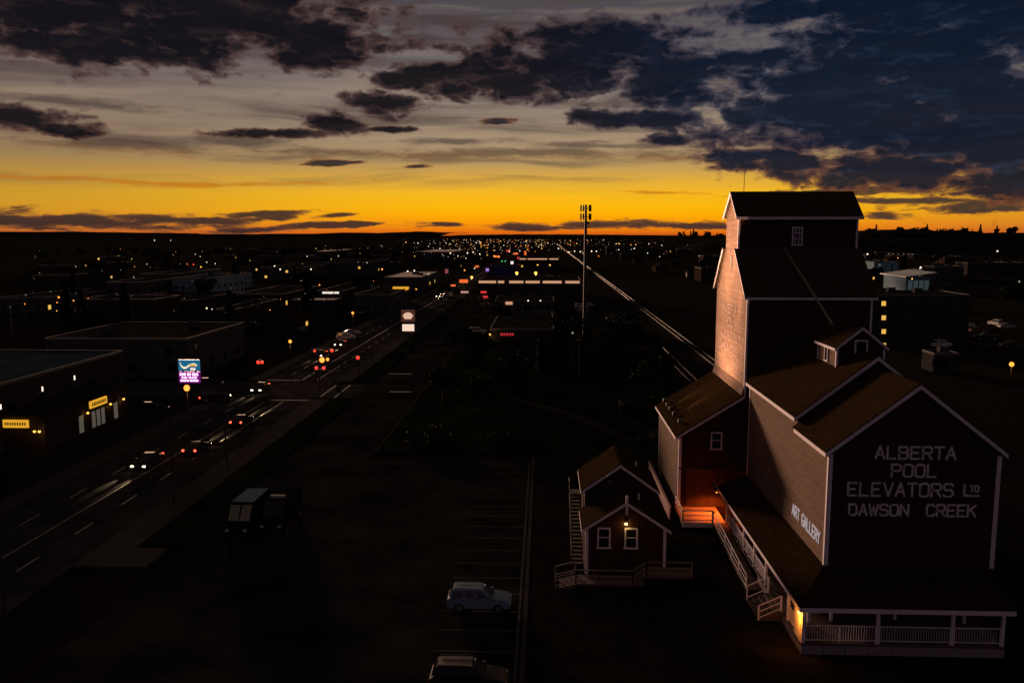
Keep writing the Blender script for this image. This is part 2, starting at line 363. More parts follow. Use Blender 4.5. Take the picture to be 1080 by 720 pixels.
k.box(-29.6, -25.2, 155.2, 155.7, zr-.01, zr+.008); k.box(-26, -22.4, 137, 137.5, zr-.01, zr+.008)
struct(k.build('road_marking', PAINT))
k = MB()
y = 44.0
while y < 94: k.box(-7.0, -1.5, y, y+.12, -.11, -.086); y += 2.85
k.box(-1.75, -1.6, 40, 94, -.11, -.0865)
struct(k.build('parking_marking', FAINT))

# hills
def ridge(name, pts, y0, depth, seed):
    rnd = random.Random(seed); mb = MB(); rows = 7; n = len(pts)
    V = []
    for j in range(rows):
        t = j/(rows-1); prof = math.sin(min(1, t*1.6)*math.pi/2)
        for (x, h) in pts: V.append((x*(1+.05*t), y0+depth*t, -1+(h+rnd.uniform(-.06, .06)*h)*prof))
    mb.v = V
    for j in range(rows-1):
        for i in range(n-1): mb.f.append([j*n+i, j*n+i+1, (j+1)*n+i+1, (j+1)*n+i]); mb.m.append(0)
    return struct(mb.build(name, HILL, smooth=True))
rr = random.Random(3)
ridge('hills', [(-9000+i*110, 55+18*math.sin(i*.11)+7*math.sin(i*.7)+rr.uniform(-3, 3)) for i in range(72)], 9000, 5000, 1)
ridge('hills', [(-1200+i*100, 30+9*math.sin(i*.13)+rr.uniform(-2, 2)) for i in range(60)], 9500, 5000, 2)
ridge('hills', [(520+i*24, 34*min(1, i/9)+5*math.sin(i*.21)+rr.uniform(-1.2, 1.2)) for i in range(50)], 1450, 600, 4)
ridge('hills', [(210+i*16, 20*min(1, i/6)*min(1, (34-i)/8)+2*math.sin(i*.5)) for i in range(35)], 1250, 300, 5)

# railway
rw = empty('railway_track', 'long straight pair of shining rails on dark ballast running to the horizon', 'railway track', (34.6, 100, 0))
MB().box(-2.2, 2.2, 0, 2400, -.3, .06).build('ballast', BALL, rw)
for s in (-.72, .72): MB().box(s-.05, s+.05, 0, 2400, .18, .32).build('rail', STEEL, rw)
k = MB()
for i in range(500): k.box(-1.25, 1.25, 1+i*.9, 1.25+i*.9, .05, .17)
k.build('sleepers', TIMB, rw)
sdg = empty('railway_siding', 'short siding track with two faint rails behind the elevator shed', 'railway track', (26.6, 92, 0))
MB().box(-2, 2, 8, 106, -.3, .05).build('ballast', BALL, sdg)
for s in (-.72, .72): MB().box(s-.05, s+.05, 8, 106, .18, .32).build('rail', STEEL, sdg)

# ================================================================ GRAIN ELEVATOR
ge = empty('grain_elevator', 'tall dark wooden grain elevator with stepped tower, gabled annex and white lettering', 'grain elevator', (24, 65, 0))
ge.location = (0, 0, 0)
def part(mb, name, m, parent=ge, **kw): return mb.build(name, m, parent, **kw)
X0, X1, YF, YB = 18.4, 29.6, 76.5, 90.0
prof = [(YF, 0), (YB, 0), (YB, 20.7), (86.3, 24.6), (86.3, 28), (83.65, 30.1), (81, 28), (81, 24.6), (YF, 20.7)]
tw = MB().prism([(X0, y, z) for y, z in prof], (X1-X0, 0, 0)); tw.m[0] = 1; tw.m[10] = 2          # lettered side: faded paint, paler for light in the colour; front: painted shade
tw = part(tw, 'tower_wall', [WALL_LIT, mat('faded_siding_lit', (.45, .32, .25), .95, .02, kind='siding', bump=.3, var=.16, scale=.7), WALL_SHADE])
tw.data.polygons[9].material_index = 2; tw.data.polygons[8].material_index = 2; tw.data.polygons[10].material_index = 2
o = .32
def rslab(y0, z0, y1, z1, x0=X0-o, x1=X1+o): return [(x0, y0, z0), (x1, y0, z0), (x1, y1, z1), (x0, y1, z1)]
k = MB(); k.slab(rslab(YF-.35, 20.4, 81, 24.62), .14); k.slab(rslab(86.3, 24.62, YB+.35, 20.4), .14)
part(k, 'skirt_roof', DARKSH)
k = MB(); k.slab(rslab(80.6, 27.67, 83.65, 30.12), .14); k.slab(rslab(83.65, 30.12, 86.7, 27.67), .14)
cr_ = part(k, 'cupola_roof', DARKSH)
MB().box(X0-.36, X1+.36, YF-.43, YF-.36, 20.2, 20.42).build('fascia_board', TRIM, ge)
MB().box(X0-.36, X1+.36, 80.5, 80.58, 27.46, 27.72).build('fascia_board', TRIM, ge)
for x in (X0-.03, X1-.15):
    MB().box(x, x+.18, YF-.04, YF+.2, 11.3 if x < 20 else 13.5, 20.3).build('corner_board', TRIM, tw)
    MB().box(x, x+.18, 80.96, 81.2, 24.7, 27.6).build('corner_board', TRIM, tw)
for (a, b) in (((YF-.3, 20.35), (80.95, 24.5)), ((80.6, 27.55), (83.65, 30.0)), ((86.7, 27.55), (83.65, 30.0)), ((YB+.3, 20.35), (86.35, 24.5))):
    MB().prism([(X0-.36, a[0], a[1]), (X0-.36, b[0], b[1]), (X0-.36, b[0], b[1]+.22), (X0-.36, a[0], a[1]+.22)], (.07, 0, 0)).build('rake_board', TRIM, ge)
def window(x, y, z, w, h, parent, face='-Y', panes=(1, 2), name='window', glass=None):
    """framed sash window; face is the way it looks"""
    f = MB(); t = .12
    bx = (lambda a0, a1, d0, d1, z0, z1, mb: mb.box(x+a0, x+a1, y-d1, y-d0, z+z0, z+z1)) if face == '-Y' else (lambda a0, a1, d0, d1, z0, z1, mb: mb.box(x-d1, x-d0, y+a0, y+a1, z+z0, z+z1)) if face == '-X' else (lambda a0, a1, d0, d1, z0, z1, mb: mb.box(x+d0, x+d1, y+a0, y+a1, z+z0, z+z1))
    bx(-w/2, -w/2+t, .004, .09, -h/2, h/2, f); bx(w/2-t, w/2, .004, .09, -h/2, h/2, f)
    bx(-w/2-.06, w/2+.06, .005, .12, -h/2-.1, -h/2, f); bx(-w/2+t, w/2-t, .005, .085, h/2-t, h/2, f)
    for i in range(1, panes[0]): xx = -w/2+w*i/panes[0]; bx(xx-.025, xx+.025, .006, .05, -h/2, h/2-t, f)
    for j in range(1, panes[1]): zz = -h/2+h*j/panes[1]; bx(-w/2+t, w/2-t, .006, .06, zz-.03, zz+.03, f)
    fo = f.build(name, TRIM, parent); g = MB(); bx(-w/2+t, w/2-t, .008, .03, -h/2, h/2-t, g); g.build('pane', glass or GLASS, fo)
    return fo
window(23.95, 81, 25.95, 1.0, 1.65, tw, panes=(3, 3))
MB().box(X0-.05, X0+.01, 83.2, 83.7, 22.6, 23.9).build('vent_slot', BLACKM, tw)
part(MB().tube((22.7, 80.6, 24.75), (23.5, 68.75, 18.75), .1), 'grain_spout', mat('spout_metal', (.22, .2, .19), .5, .4, metal=.5))
part(MB().tube((19.4, 83.65, 30.1), (19.4, 83.65, 32.1), .03), 'roof_mast', BLACKM)
k = MB()
nx, uy, uz = (-1, 0, 0), (0, -1, 0), (0, 0, 1)
write(k, 'ALBERTA', (X0, 86.2, 18.4), uy, uz, 5.6, .75, .13, nx, .02); write(k, 'POOL', (X0, 85.0, 17.1), uy, uz, 3.3, .75, .13, nx, .02)
write(k, 'ELEVATORS', (X0, 87.2, 15.8), uy, uz, 7.4, .75, .13, nx, .02); write(k, 'DAWSON', (X0, 87.2, 14.5), uy, uz, 3.8, .75, .13, nx, .02); write(k, 'CREEK', (X0, 82.4, 14.5), uy, uz, 3.2, .75, .13, nx, .02)
k.build('faded_lettering', GHOST, tw)
MB().prism([(X0-.28, YF+.05, 11.3), (X0-.28, YB-.05, 11.3), (X0-.02, YB-.05, 12.2), (X0-.02, YF+.05, 12.2)], (.01, 0, 0)).build('wall_flashing', WALL_LIT, tw)

# drive shed
SX = 12.6
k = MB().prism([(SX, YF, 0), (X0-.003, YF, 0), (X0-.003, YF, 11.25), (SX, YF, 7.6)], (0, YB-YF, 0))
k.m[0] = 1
sw = part(k, 'shed_wall', [WALL_LIT, WALL_SHADE])
k = MB().slab([(SX-.4, YF-.35, 7.42), (X0, YF-.35, 11.38), (X0, YB+.3, 11.38), (SX-.4, YB+.3, 7.42)][::-1], -.14)
part(k, 'shed_roof', SHING)
k = MB()
k.prism([(SX-.4, YF-.42, 7.2), (X0, YF-.42, 11.16), (X0, YF-.42, 11.4), (SX-.4, YF-.42, 7.44)], (0, .06, 0))
k.box(SX-.46, SX-.4, YF-.42, YB+.3, 7.2, 7.44); k.box(SX-.05, SX+.2, YF-.06, YF-.004, .8, 7.3); k.box(SX-.05, SX-.004, YF, YF+.2, .8, 7.3); k.box(SX-.05, SX-.004, YB-.2, YB, .8, 7.3)
part(k, 'shed_trim', TRIM)
window(16.0, YF, 7.1, 1.05, 1.55, sw, panes=(1, 2))
k = MB()
for i in range(18): k.box(13.3+i*.2, 13.49+i*.2, YF-.07, YF-.004, .78, 4.3)
k.build('plank_door', mat('door_planks', (.085, .045, .03), .85, .15, kind='boards'), sw)
MB().box(SX-.04, X0-.1, YF-.09, YF-.004, 4.32, 4.5).build('door_track', BLACKM, sw)
# annex
AX0, AX1, AXM = 18.65, 29.65, 24.15
def gable(y0, y1, ze, zp):
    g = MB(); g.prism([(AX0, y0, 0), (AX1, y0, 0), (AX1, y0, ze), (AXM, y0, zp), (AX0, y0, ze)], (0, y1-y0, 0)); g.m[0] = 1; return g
aw = part(gable(54, 61, 12.1, 16.35), 'annex_wall', [WALL_LIT, WALL_SHADE])
aw2 = part(gable(61.003, 75.4, 12.9, 17.15), 'annex_wall', [WALL_LIT, WALL_SHADE])
part(MB().box(AX0+1, AX1-1, 75.4, 76.49, 0, 11), 'link_wall', WALL_SHADE)
def groof(y0, y1, ze, zp, name, m, par=ge):
    k = MB(); sl = (zp-ze)/(AXM-AX0); oo = .3
    for sg, xe in ((-1, AX0-oo), (1, AX1+oo)):
        pts = [(xe, y0, ze-sl*oo), (AXM, y0, zp), (AXM, y1, zp), (xe, y1, ze-sl*oo)]
        if sg < 0: pts = pts
        else: pts = pts[::-1]
        k.slab([tuple(p) for p in pts], .15)
    return k.build(name, m, par)
groof(53.75, 60.99, 12.12, 16.4, 'annex_roof', SHING); groof(60.75, 75.6, 12.92, 17.2, 'annex_roof', SHING)
k = MB()
for y, ze, zp in ((53.67, 12.12, 16.4), (60.67, 12.92, 17.2)):
    sl = (zp-ze)/5.5
    for xe in (AX0-.3, AX1+.3):
        k.prism([(xe, y, ze-sl*.3-.2), (AXM, y, zp-.2), (AXM, y, zp+.08), (xe, y, ze-sl*.3+.08)], (0, .07, 0))
k.box(AX0-.37, AX0-.3, 53.67, 60.66, 11.68, 11.95); k.box(AX0-.37, AX0-.3, 60.67, 75.6, 12.48, 12.75)
k.box(AX0-.04, AX0+.24, 53.95, 53.996, 4.2, 11.8); k.box(AX0-.045, AX0-.004, 53.95, 54.22, 4.2, 11.75)
k.box(AX1-.24, AX1+.04, 53.95, 53.996, 4.2, 11.8); k.box(AX0-.045, AX0-.004, 75.2, 75.4, 4.2, 12.5)
part(k, 'annex_trim', TRIM)
k = MB()
def fl(text, xa, xb, ya, yb, w=.13):
    a = aty(xa, yb, 54); b = aty(xb, ya, 54)
    write(k, text, (a.x, 54, a.z), (1, 0, 0), (0, 0, 1), b.x-a.x, b.z-a.z, w, (0, -1, 0))
fl('ALBERTA', 923, 1008, 471.5, 483); fl('POOL', 940, 988, 490, 502); fl('ELEVATORS', 894, 1005, 510, 522); fl('L', 1016.5, 1021.5, 511, 522); fl('TD', 1023, 1032, 512, 518, .09)
fl('DAWSON', 895, 958, 532, 542.5); fl('CREEK', 977, 1029, 532.5, 543.5)
a = aty(1016, 523, 54); b = aty(1032.5, 522, 54); k.box(a.x, b.x, 53.95, 53.997, a.z-.02, a.z+.1)
k.build('lettering', LET, aw)
k = MB()
write(k, 'ART', (AX0, 61.3, 5.3), (0, -1, 0), (0, 0, 1), 1.75, .8, .105, (-1, 0, 0)); k.build('gallery_lettering', emit('lit_letter', (.8, .66, .7), .36), aw); k = MB(); write(k, 'GALLERY', (AX0, 58.9, 5.3), (0, -1, 0), (0, 0, 1), 3.9, .8, .105, (-1, 0, 0))
k.build('gallery_lettering', emit('lit_letter', (.8, .66, .7), .36), aw)
# ridge dormer on the annex
DY0, DY1 = 64.2, 68.6; DX0, DX1 = 22.35, 25.95
dz0, dze, dzp = 15.2, 17.55, 19.0
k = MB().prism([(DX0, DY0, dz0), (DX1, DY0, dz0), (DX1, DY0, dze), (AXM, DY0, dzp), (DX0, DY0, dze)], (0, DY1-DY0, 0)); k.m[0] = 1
dw = part(k, 'dormer_wall', [WALL_LIT, WALL_SHADE])
k = MB()
for xe, rev in ((DX0-.2, 0), (DX1+.2, 1)):
    p = [(xe, DY0-.25, dze-.16), (AXM, DY0-.25, dzp), (AXM, DY1+.2, dzp), (xe, DY1+.2, dze-.16)]
    k.slab(p[::-1] if rev else p, .1)
k.build('dormer_roof', SHING, dw)
k = MB()
for xe in (DX0-.2, DX1+.2): k.prism([(xe, DY0-.32, dze-.3), (AXM, DY0-.32, dzp-.14), (AXM, DY0-.32, dzp+.08), (xe, DY0-.32, dze-.08)], (0, .06, 0))
k.box(DX0-.26, DX0-.2, DY0-.3, DY1+.2, dze-.3, dze-.1)
for x in (DX0-.04, DX1-.12): k.box(x, x+.16, DY0-.04, DY0-.004, dz0+.1 if x < 24 else dz0+.3, dze-.2)
k.box(DX0-.045, DX0-.004, DY0, DY0+.16, dz0+.1, dze-.3); k.box(DX0-.045, DX0-.004, DY1-.16, DY1, dz0+.1, dze-.3)
k.build('dormer_trim', TRIM, dw)
window(AXM, DY0, 17.5, 1.0, 1.15, dw, panes=(1, 1)); window(DX0, (DY0+DY1)/2, 16.75, .8, 1.1, dw, '-X', panes=(1, 1))
# veranda
VX, VY, VR, DZ = 16.1, 50.0, 28.6, .75
ver = part(MB().box(VX, VR, VY, 53.99, DZ-.15, DZ).box(VX, AX0-.01, 53.991, 72, DZ-.151, DZ), 'veranda_deck', DECK)
k = MB()
n = 9
for i in range(n): k.box(VX+.03+i*(VR-VX-.06)/n, VX-.03+(i+1)*(VR-VX-.0)/n, VY+.04, VY+.1, -.05, DZ-.16)
for i in range(9): k.box(VX+.04, VX+.1, VY+.12+i*1.2, VY+1.28+i*1.2, -.05, DZ-.16)
k.build('skirting', SKIRT, ver)
k = MB()
zt, ze = 4.15, 3.12; xo, yo, xr = VX-.25, VY-.3, VR+.3
k.slab([(xo, yo, ze), (xr, yo, ze), (xr, 53.94, zt), (AX0-.05, 53.94, zt)], .1)
k.slab([(xo, yo, ze), (AX0-.05, 53.94, zt), (AX0-.05, 75, zt), (xo, 75, ze)], .1)
part(k, 'veranda_roof', SHING)
k = MB()
k.box(xo, xr, yo-.06, yo-.005, ze-.2, ze+.08); k.box(xo-.06, xo-.005, yo-.06, 75, ze-.16, ze+.08)
part(k, 'veranda_fascia', TRIM)
posts = [(VX+.1, VY+.1), (17.4, VY+2.8), (20.8, VY+.1), (25.35, VY+.1), (28.4, VY+.1), (19.0, VY+3.2), (23.3, VY+3.6), (27.6, VY+3.2)] + [(VX+.1, y) for y in (53.2, 58.8, 62.2, 65.6, 69.0, 72.0)]
for i, (x, y) in enumerate(posts): MB().box(x-.09, x+.09, y-.09, y+.09, DZ, ze-.02).build('veranda_post', TRIM, ver)
def railing(a, b, parent, h=1.05, bal=.16, mid=False, m=TRIM, r=.04, name='railing', panel=False):
    a = Vector(a); b = Vector(b); L = (b-a).length; d = (b-a)/L; k = MB(); zz = Vector((0, 0, 1))
    k.tube(a+zz*h, b+zz*h, r, 6); k.tube(a+zz*.18, b+zz*.18, r*.8, 6)
    if mid: k.tube(a+zz*h*.58, b+zz*h*.58, r*.8, 6)
    np_ = max(1, int(L/2.2))
    for i in range(np_+1): p = a+d*(L*i/np_); k.box(p.x-.05, p.x+.05, p.y-.05, p.y+.05, p.z, p.z+h+.02)
    if bal:
        for i in range(1, int(L/bal)): p = a+d*(i*bal); k.box(p.x-.011, p.x+.011, p.y-.011, p.y+.011, p.z+.18, p.z+h)
    return k.build(name, m, parent)
k = MB()
for i in range(9): k.box(VX-.02, VX+.03, VY+.22+i*.15, VY+.36+i*.15, DZ, 2.95)
k.build('corner_screen', TRIM, ver)
for a, b in ((VX+.2, 20.7), (20.9, 25.25), (25.45, 28.3)): railing((a, VY+.1, DZ), (b, VY+.1, DZ), ver, h=1.12)
railing((VX+.1, VY+.2, DZ), (VX+.1, 53.1, DZ), ver); railing((VX+.1, 58.9, DZ), (VX+.1, 72, DZ), ver, bal=.11)
railing((AX0-.4, 53.4, DZ), (27, 53.4, DZ), ver, bal=0, r=.02, h=2.2) if False else None
# front stairs to the veranda, ramp and entry deck
k = MB()
for i in range(4): k.box(VX-1.5+i*.38, VX-.01, 54.6, 57.6, -.05+(i)*.18, .13+i*.18-.004)
st = part(k, 'veranda_steps', DECK)
railing((VX-1.5, 54.5, .05), (VX, 54.5, DZ), st, bal=0, mid=True, r=.05); railing((VX-1.5, 57.7, .05), (VX, 57.7, DZ), st, bal=0, r=.05)
k = MB().prism([(15.0, 59.5, .02), (15.0, 72, .74), (15.0, 72, .55), (15.0, 59.5, -.15)], (1.09, 0, 0))
rp = part(k, 'access_ramp', DECK)
railing((15.0, 59.6, .05), (15.0, 72, .74), rp, bal=0, mid=True, r=.045)
ed = part(MB().box(12.3, VX-.01, 72.01, 76.4, .5, .74), 'entry_deck', mat('entry_boards', (.4, .28, .22), .85, .2, kind='siding'))
railing((12.35, 72.1, .74), (14.95, 72.1, .74), ed, bal=0, mid=True, r=.06); railing((12.35, 72.1, .74), (12.35, 76.2, .74), ed, bal=0, mid=True, r=.05)
MB().box(12.3, 15.0, 71.93, 72.0, .3, .74).build('deck_fascia', TRIM, ed)
k = MB().box(11.55, 11.67, 74.8, 90.2, 0, 1.15); k.box(11.5, 11.72, 74.7, 90.3, 1.15, 1.24)
part(k, 'walkway_parapet', mat('parapet_paint', (.55, .36, .33), .8, .2, kind='siding'))
# lamps of the elevator
def wall_lamp(loc, energy, c, parent, em, out=(0, -.35, 0), size=.12):
    loc = Vector(loc); o = MB().box(loc.x-.08, loc.x+.08, loc.y-.08, loc.y+.08, loc.z, loc.z+.14).build('wall_lamp', BLACKM, parent)
    MB().ball((loc.x, loc.y, loc.z-.09), size).build('bulb', em, o)
    lamp('lamp_light', 'POINT', (loc.x+out[0], loc.y+out[1], loc.z-.25+out[2]), energy, c, o, size=.12)
    return o
o = MB().box(15.62, 15.78, 74.2, YF-.08, 3.05, 3.12).tube((15.7, 74.2, 3.05), (15.7, 74.2, 2.86), .24, 10, .06).build('hooded_lamp', BLACKM, sw)
MB().ball((15.7, 74.2, 2.86), .1).build('bulb', E_['o'], o)
lamp('lamp_light', 'SPOT', (15.7, 74.2, 2.72), 950, (1, .17, .02), o, aim=(15.6, 74.3, 0), size=.1, angle=142, blend=.5)
wall_lamp((VX-.1, VY+.3, 2.75), 110, (1, .30, .02), ver, emit('bulb_amber', (1, .5, .1), 6), (-.35, -.1, -.2))
# shed roof floodlights: one stands there, the rest added to brighten the tower wall
for y, e, zt_, an in ((78.6, 26000, 45, 44), (82.0, 3600, 19, 100), (84.5, 34000, 45, 44), (86.4, 3600, 19, 100), (88.8, 20000, 42, 44)):
    fx = part(MB().tube((13.0, y, 7.6), (13.0, y, 8.3), .05).box(12.75, 13.15, y-.22, y+.22, 8.3, 8.6), 'floodlight_fill', BLACKM)
    lamp('floodlight_fill_beam', 'SPOT', (13.3, y, 8.7), e, (1, .50, .27), fx, aim=(18.4, y+(83.6-y)*.8, zt_), size=.25, angle=an, blend=1.0)

# ================================================================ STATION HOUSE
hs = empty('station_house', 'small dark two-level gabled house with two white-framed windows beside the elevator', 'house')
HX0, HX1, HM = 3.2, 9.2, 6.2
def hw(y0, y1, ze, zp, x0=HX0, x1=HX1):
    m = (x0+x1)/2
    return MB().prism([(x0, y0, 0), (x1, y0, 0), (x1, y0, ze), (m, y0, zp), (x0, y0, ze)], (0, y1-y0, 0)).build('wall', WALL_SHADE, hs)
h1 = hw(61, 65.3, 4.15, 6.1); h2 = hw(65.303, 71, 5.8, 7.75, 3.3, 8.9)
def hroof(y0, y1, ze, zp, x0, x1):
    k = MB(); m = (x0+x1)/2; sl = (zp-ze)/(m-x0); oo = .3
    for xe, rv in ((x0-oo, 0), (x1+oo, 1)):
        p = [(xe, y0, ze-sl*oo), (m, y0, zp), (m, y1, zp), (xe, y1, ze-sl*oo)]; k.slab(p[::-1] if rv else p, .11)
    r = k.build('roof', SHING, hs); k = MB()
    for xe in (x0-oo, x1+oo):
        k.prism([(xe, y0-.08, ze-sl*oo-.16), (m, y0-.08, zp-.16), (m, y0-.08, zp+.06), (xe, y0-.08, ze-sl*oo+.06)], (0, .07, 0))
        k.box(min(xe, xe+.06*(1 if xe > m else -1)), max(xe, xe+.06*(1 if xe > m else -1)), y0-.08, y1, ze-sl*oo-.2, ze-sl*oo+.02)
    k.build('fascia', TRIM, r); return r
r1 = hroof(60.7, 65.29, 4.17, 6.14, HX0, HX1); r2 = hroof(65.0, 71.2, 5.82, 7.8, 3.3, 8.9)
MB().box(HX0-.04, HX0+.18, 60.95, 60.996, .3, 4.0).box(HX0-.045, HX0-.004, 60.95, 61.2, .3, 4.0).build('corner_board', TRIM, h1)
MB().box(HX1-.18, HX1+.04, 60.95, 60.996, .3, 4.0).build('corner_board', TRIM, h1)
MB().box(HM-.09, HM+.09, 60.42, 60.6, 5.3, 6.75).build('gable_post', TRIM, r1)
window(4.55, 61, 3.35, 1.0, 1.55, h1); window(6.6, 61, 3.35, 1.0, 1.55, h1)
k = MB().tube((5.2, 63.9, 5.4), (5.2, 63.9, 6.7), .09).tube((5.2, 63.9, 6.7), (5.2, 63.9, 6.85), .16)
k.build('vent_pipe', BLACKM, r1); MB().tube((7.4, 63.5, 5.2), (7.4, 63.5, 6.0), .07).build('vent_pipe', TRIM, r1)
MB().tube((7.7, 68.5, 6.5), (7.7, 68.5, 7.2), .09).build('vent_pipe', TRIM, r2)
wall_lamp((6.2, 60.9, 4.55), 9, (1, .62, .18), h1, emit('bulb_yellow', (1, .62, .12), 12), (0, -.3, 0), .11)
WKR = mat('weathered_rail', (.24, .21, .22), .9, .1, var=.3)
wk = MB().box(2.4, 6.6, 59.2, 60.9, .25, .4).box(7.4, 11.0, 59.2, 60.9, .95, 1.1)
for i in range(4): wk.box(6.6+i*.2, 6.8+i*.2-.003, 59.2, 60.9, .3, .53+i*.14)
for i in range(3): wk.box(1.2+i*.4, 1.6+i*.4-.003, 59.2, 60.9, -.05, .1+i*.12)
wk = wk.build('walkway', DECK, hs)
for y in (59.25, 58.6):
    pass
railing((2.4, 59.25, .4), (6.6, 59.25, .4), wk, bal=0, mid=True, r=.045, m=WKR); railing((6.6, 59.25, .4), (7.6, 59.25, 1.1), wk, bal=0, mid=True, r=.045, m=WKR)
railing((7.6, 59.25, 1.1), (10.9, 59.25, 1.1), wk, bal=0, mid=True, r=.045, m=WKR); railing((.9, 59.25, 0), (2.4, 59.25, .4), wk, bal=0, mid=True, r=.045, m=WKR)
railing((.9, 60.85, 0), (2.4, 60.85, .4), wk, bal=0, r=.045, m=WKR)
es = MB()
for i in range(18): es.box(2.2, 3.1, 63.2+i*.36, 63.55+i*.36, .3+i*.2, .35+i*.2)
es.prism([(2.17, 63, .1), (2.17, 69.8, 3.9), (2.17, 69.8, 4.1), (2.17, 63, .35)], (.03, 0, 0))
es.box(2.2, 3.1, 69.7, 71, 3.85, 3.95)
es = es.build('outside_stair', mat('yellowed_paint', (.09, .08, .035), .8, .2), hs)
railing((2.2, 63.2, .4), (2.2, 69.7, 3.95), es, bal=.18, r=.035, m=MAT['yellowed_paint']); railing((2.2, 69.7, 3.95), (2.2, 71, 3.95), es, bal=.18, r=.035, m=MAT['yellowed_paint'])

# ================================================================ VEHICLES
def wheel(parent, x, y, r=.36, w=.24):
    t = MB().tube((x, y-w/2, r), (x, y+w/2, r), r, 20).build('wheel', RUBBER, parent, smooth=True)
    k = MB(); s = 1 if y > 0 else -1
    k.tube((x, y+s*(w/2-.02), r), (x, y+s*(w/2+.012), r), r*.62, 14).build('rim', ALLOY, t)
def car(name, label, cat, pm, style='suv', lights=None):
    e = empty(name, label, cat)
    if style == 'sedan': L, W, zb, hood, gl, zt = 4.6, .88, .92, [(1.0, .95), (2.1, .80), (2.3, .62)], (-1.75, 1.05, -1.0, .25), 1.43
    elif style == 'pickup': L, W, zb, hood, gl, zt = 5.6, .96, 1.12, [(1.35, 1.15), (2.55, 1.05), (2.8, .8)], (-.75, 1.4, -.6, .75), 1.85
    else: L, W, zb, hood, gl, zt = 4.8, .93, 1.08, [(1.05, 1.10), (2.15, .98), (2.4, .74)], (-2.3, 1.15, -2.0, .3), 1.74
    h = L/2; pr = [(-h, .42), (-h, zb-.12), (-h+.1, zb)]+hood+[(h, .42), (h-.1, .3), (-h+.1, .3)]
    b = MB().prism([(x, -W, z) for x, z in pr], (0, 2*W, 0))
    x0, x1, t0, t1 = gl; wi = W-.05; wt = W-.22
    body = b.build('body', pm, e, bevel=.12, smooth=True)
    k = MB(); q = [(x0, -wi, zb-.02), (x1, -wi, zb-.02), (x1, wi, zb-.02), (x0, wi, zb-.02), (t0, -wt, zt), (t1, -wt, zt), (t1, wt, zt), (t0, wt, zt)]
    k.v = q; k.f = [[0, 3, 2, 1], [4, 5, 6, 7], [0, 1, 5, 4], [1, 2, 6, 5], [2, 3, 7, 6], [3, 0, 4, 7]]; k.m = [0]*6
    k.build('cabin', pm, e, bevel=.11, smooth=True)
    Q = [Vector(p) for p in q]
    def pane(a, b_, c, d, u0, u1, v0, v1, name):
        A, B_, C_, D_ = Q[a], Q[b_], Q[c], Q[d]
        f = lambda u, v: (A*(1-u)+B_*u)*(1-v)+(D_*(1-u)+C_*u)*v
        n = (B_-A).cross(D_-A).normalized(); cen = (A+B_+C_+D_)/4
        if n.dot(cen-Vector((0, 0, 1.2))) < 0: n = -n
        pts = [f(u0, v0), f(u1, v0), f(u1, v1), f(u0, v1)]
        MB().prism([p+n*.004 for p in pts], n*.014).build(name, GLASS, e)
    pane(1, 2, 6, 5, .07, .93, .1, .9, 'windscreen'); pane(3, 0, 4, 7, .1, .9, .15, .88, 'rear_window')
    cuts = [(.06, .34), (.38, .62), (.66, .9)] if style == 'suv' else [(.1, .5), (.54, .88)]
    for u0, u1 in cuts: pane(0, 1, 5, 4, u0, u1, .14, .86, 'side_window'); pane(3, 2, 6, 7, u0, u1, .14, .86, 'side_window')
    if style == 'pickup': MB().box(-h+.12, -.85, -W+.12, W-.12, zb-.005, zb+.006).build('bed_floor', BLACKM, e)
    if style == 'suv':
        for s in (-1, 1): MB().tube((t0+.15, s*(wt-.06), zt+.06), (t1-.3, s*(wt-.06), zt+.06), .025, 6).build('roof_rail', BLACKM, e)
    for sx in (-.61, .60):
        for sy in (-1, 1): wheel(e, sx*h, sy*(W-.1))
    on = lights == 'on'
    for s in (-1, 1):
        MB().box(h-.06, h+.02, s*(W-.2)-.16, s*(W-.2)+.16, zb-.42, zb-.29).build('headlight', HEADL if on else mat('lamp_lens', (.5, .5, .5), .2, .5, bump=0), e)
        MB().box(-h-.02, -h+.05, s*(W-.16)-.12, s*(W-.16)+.12, .72, .95).build('tail_light', TAILL if on else mat('red_lens', (.3, .02, .02), .3, .5, bump=0), e)
        MB().box(x1-.35, x1-.17, s*(W+.02)-.08, s*(W+.02)+.1, zb+.02, zb+.18).build('mirror', pm, e)
    MB().box(h-.02, h+.035, -W+.15, W-.15, .34, .5).build('bumper', BLACKM, e)
    return e
def beams(e, energy=8000):
    """dipped headlamps of a running car"""
    for s in (-1, 1): lamp('headlight_beam', 'SPOT', (2.45, s*.7, .78), energy, (1, .70, .38), e, aim=(8, s*.75, -.1), size=.05, angle=12, blend=.8)
blue = mat('car_paint_blue', (.15, .25, .34), .34, .6, var=.05, bump=0); dark = paint('dark', (.025, .025, .028)); silver = paint('silver', (.35, .36, .37)); white = paint('white', (.55, .55, .55)); red = paint('red', (.16, .02, .015))
c = car('parked_suv', 'pale blue station wagon parked nose-in against the parking lot kerb', 'car', blue, 'suv'); c.location = (-4.5, 56.0, -.09)
c.scale = (.93, .93, .93)
c = car('parked_suv', 'dark station wagon parked at the bottom edge of the lot', 'car', mat('dark_paint_matte', (.02, .02, .022), .45, .3), 'suv'); c.location = (-4.3, 45.5, -.09); c.scale = (.93, .93, .93)
run = car('moving_car', '', 'car', dark, 'sedan', 'on'); used = False
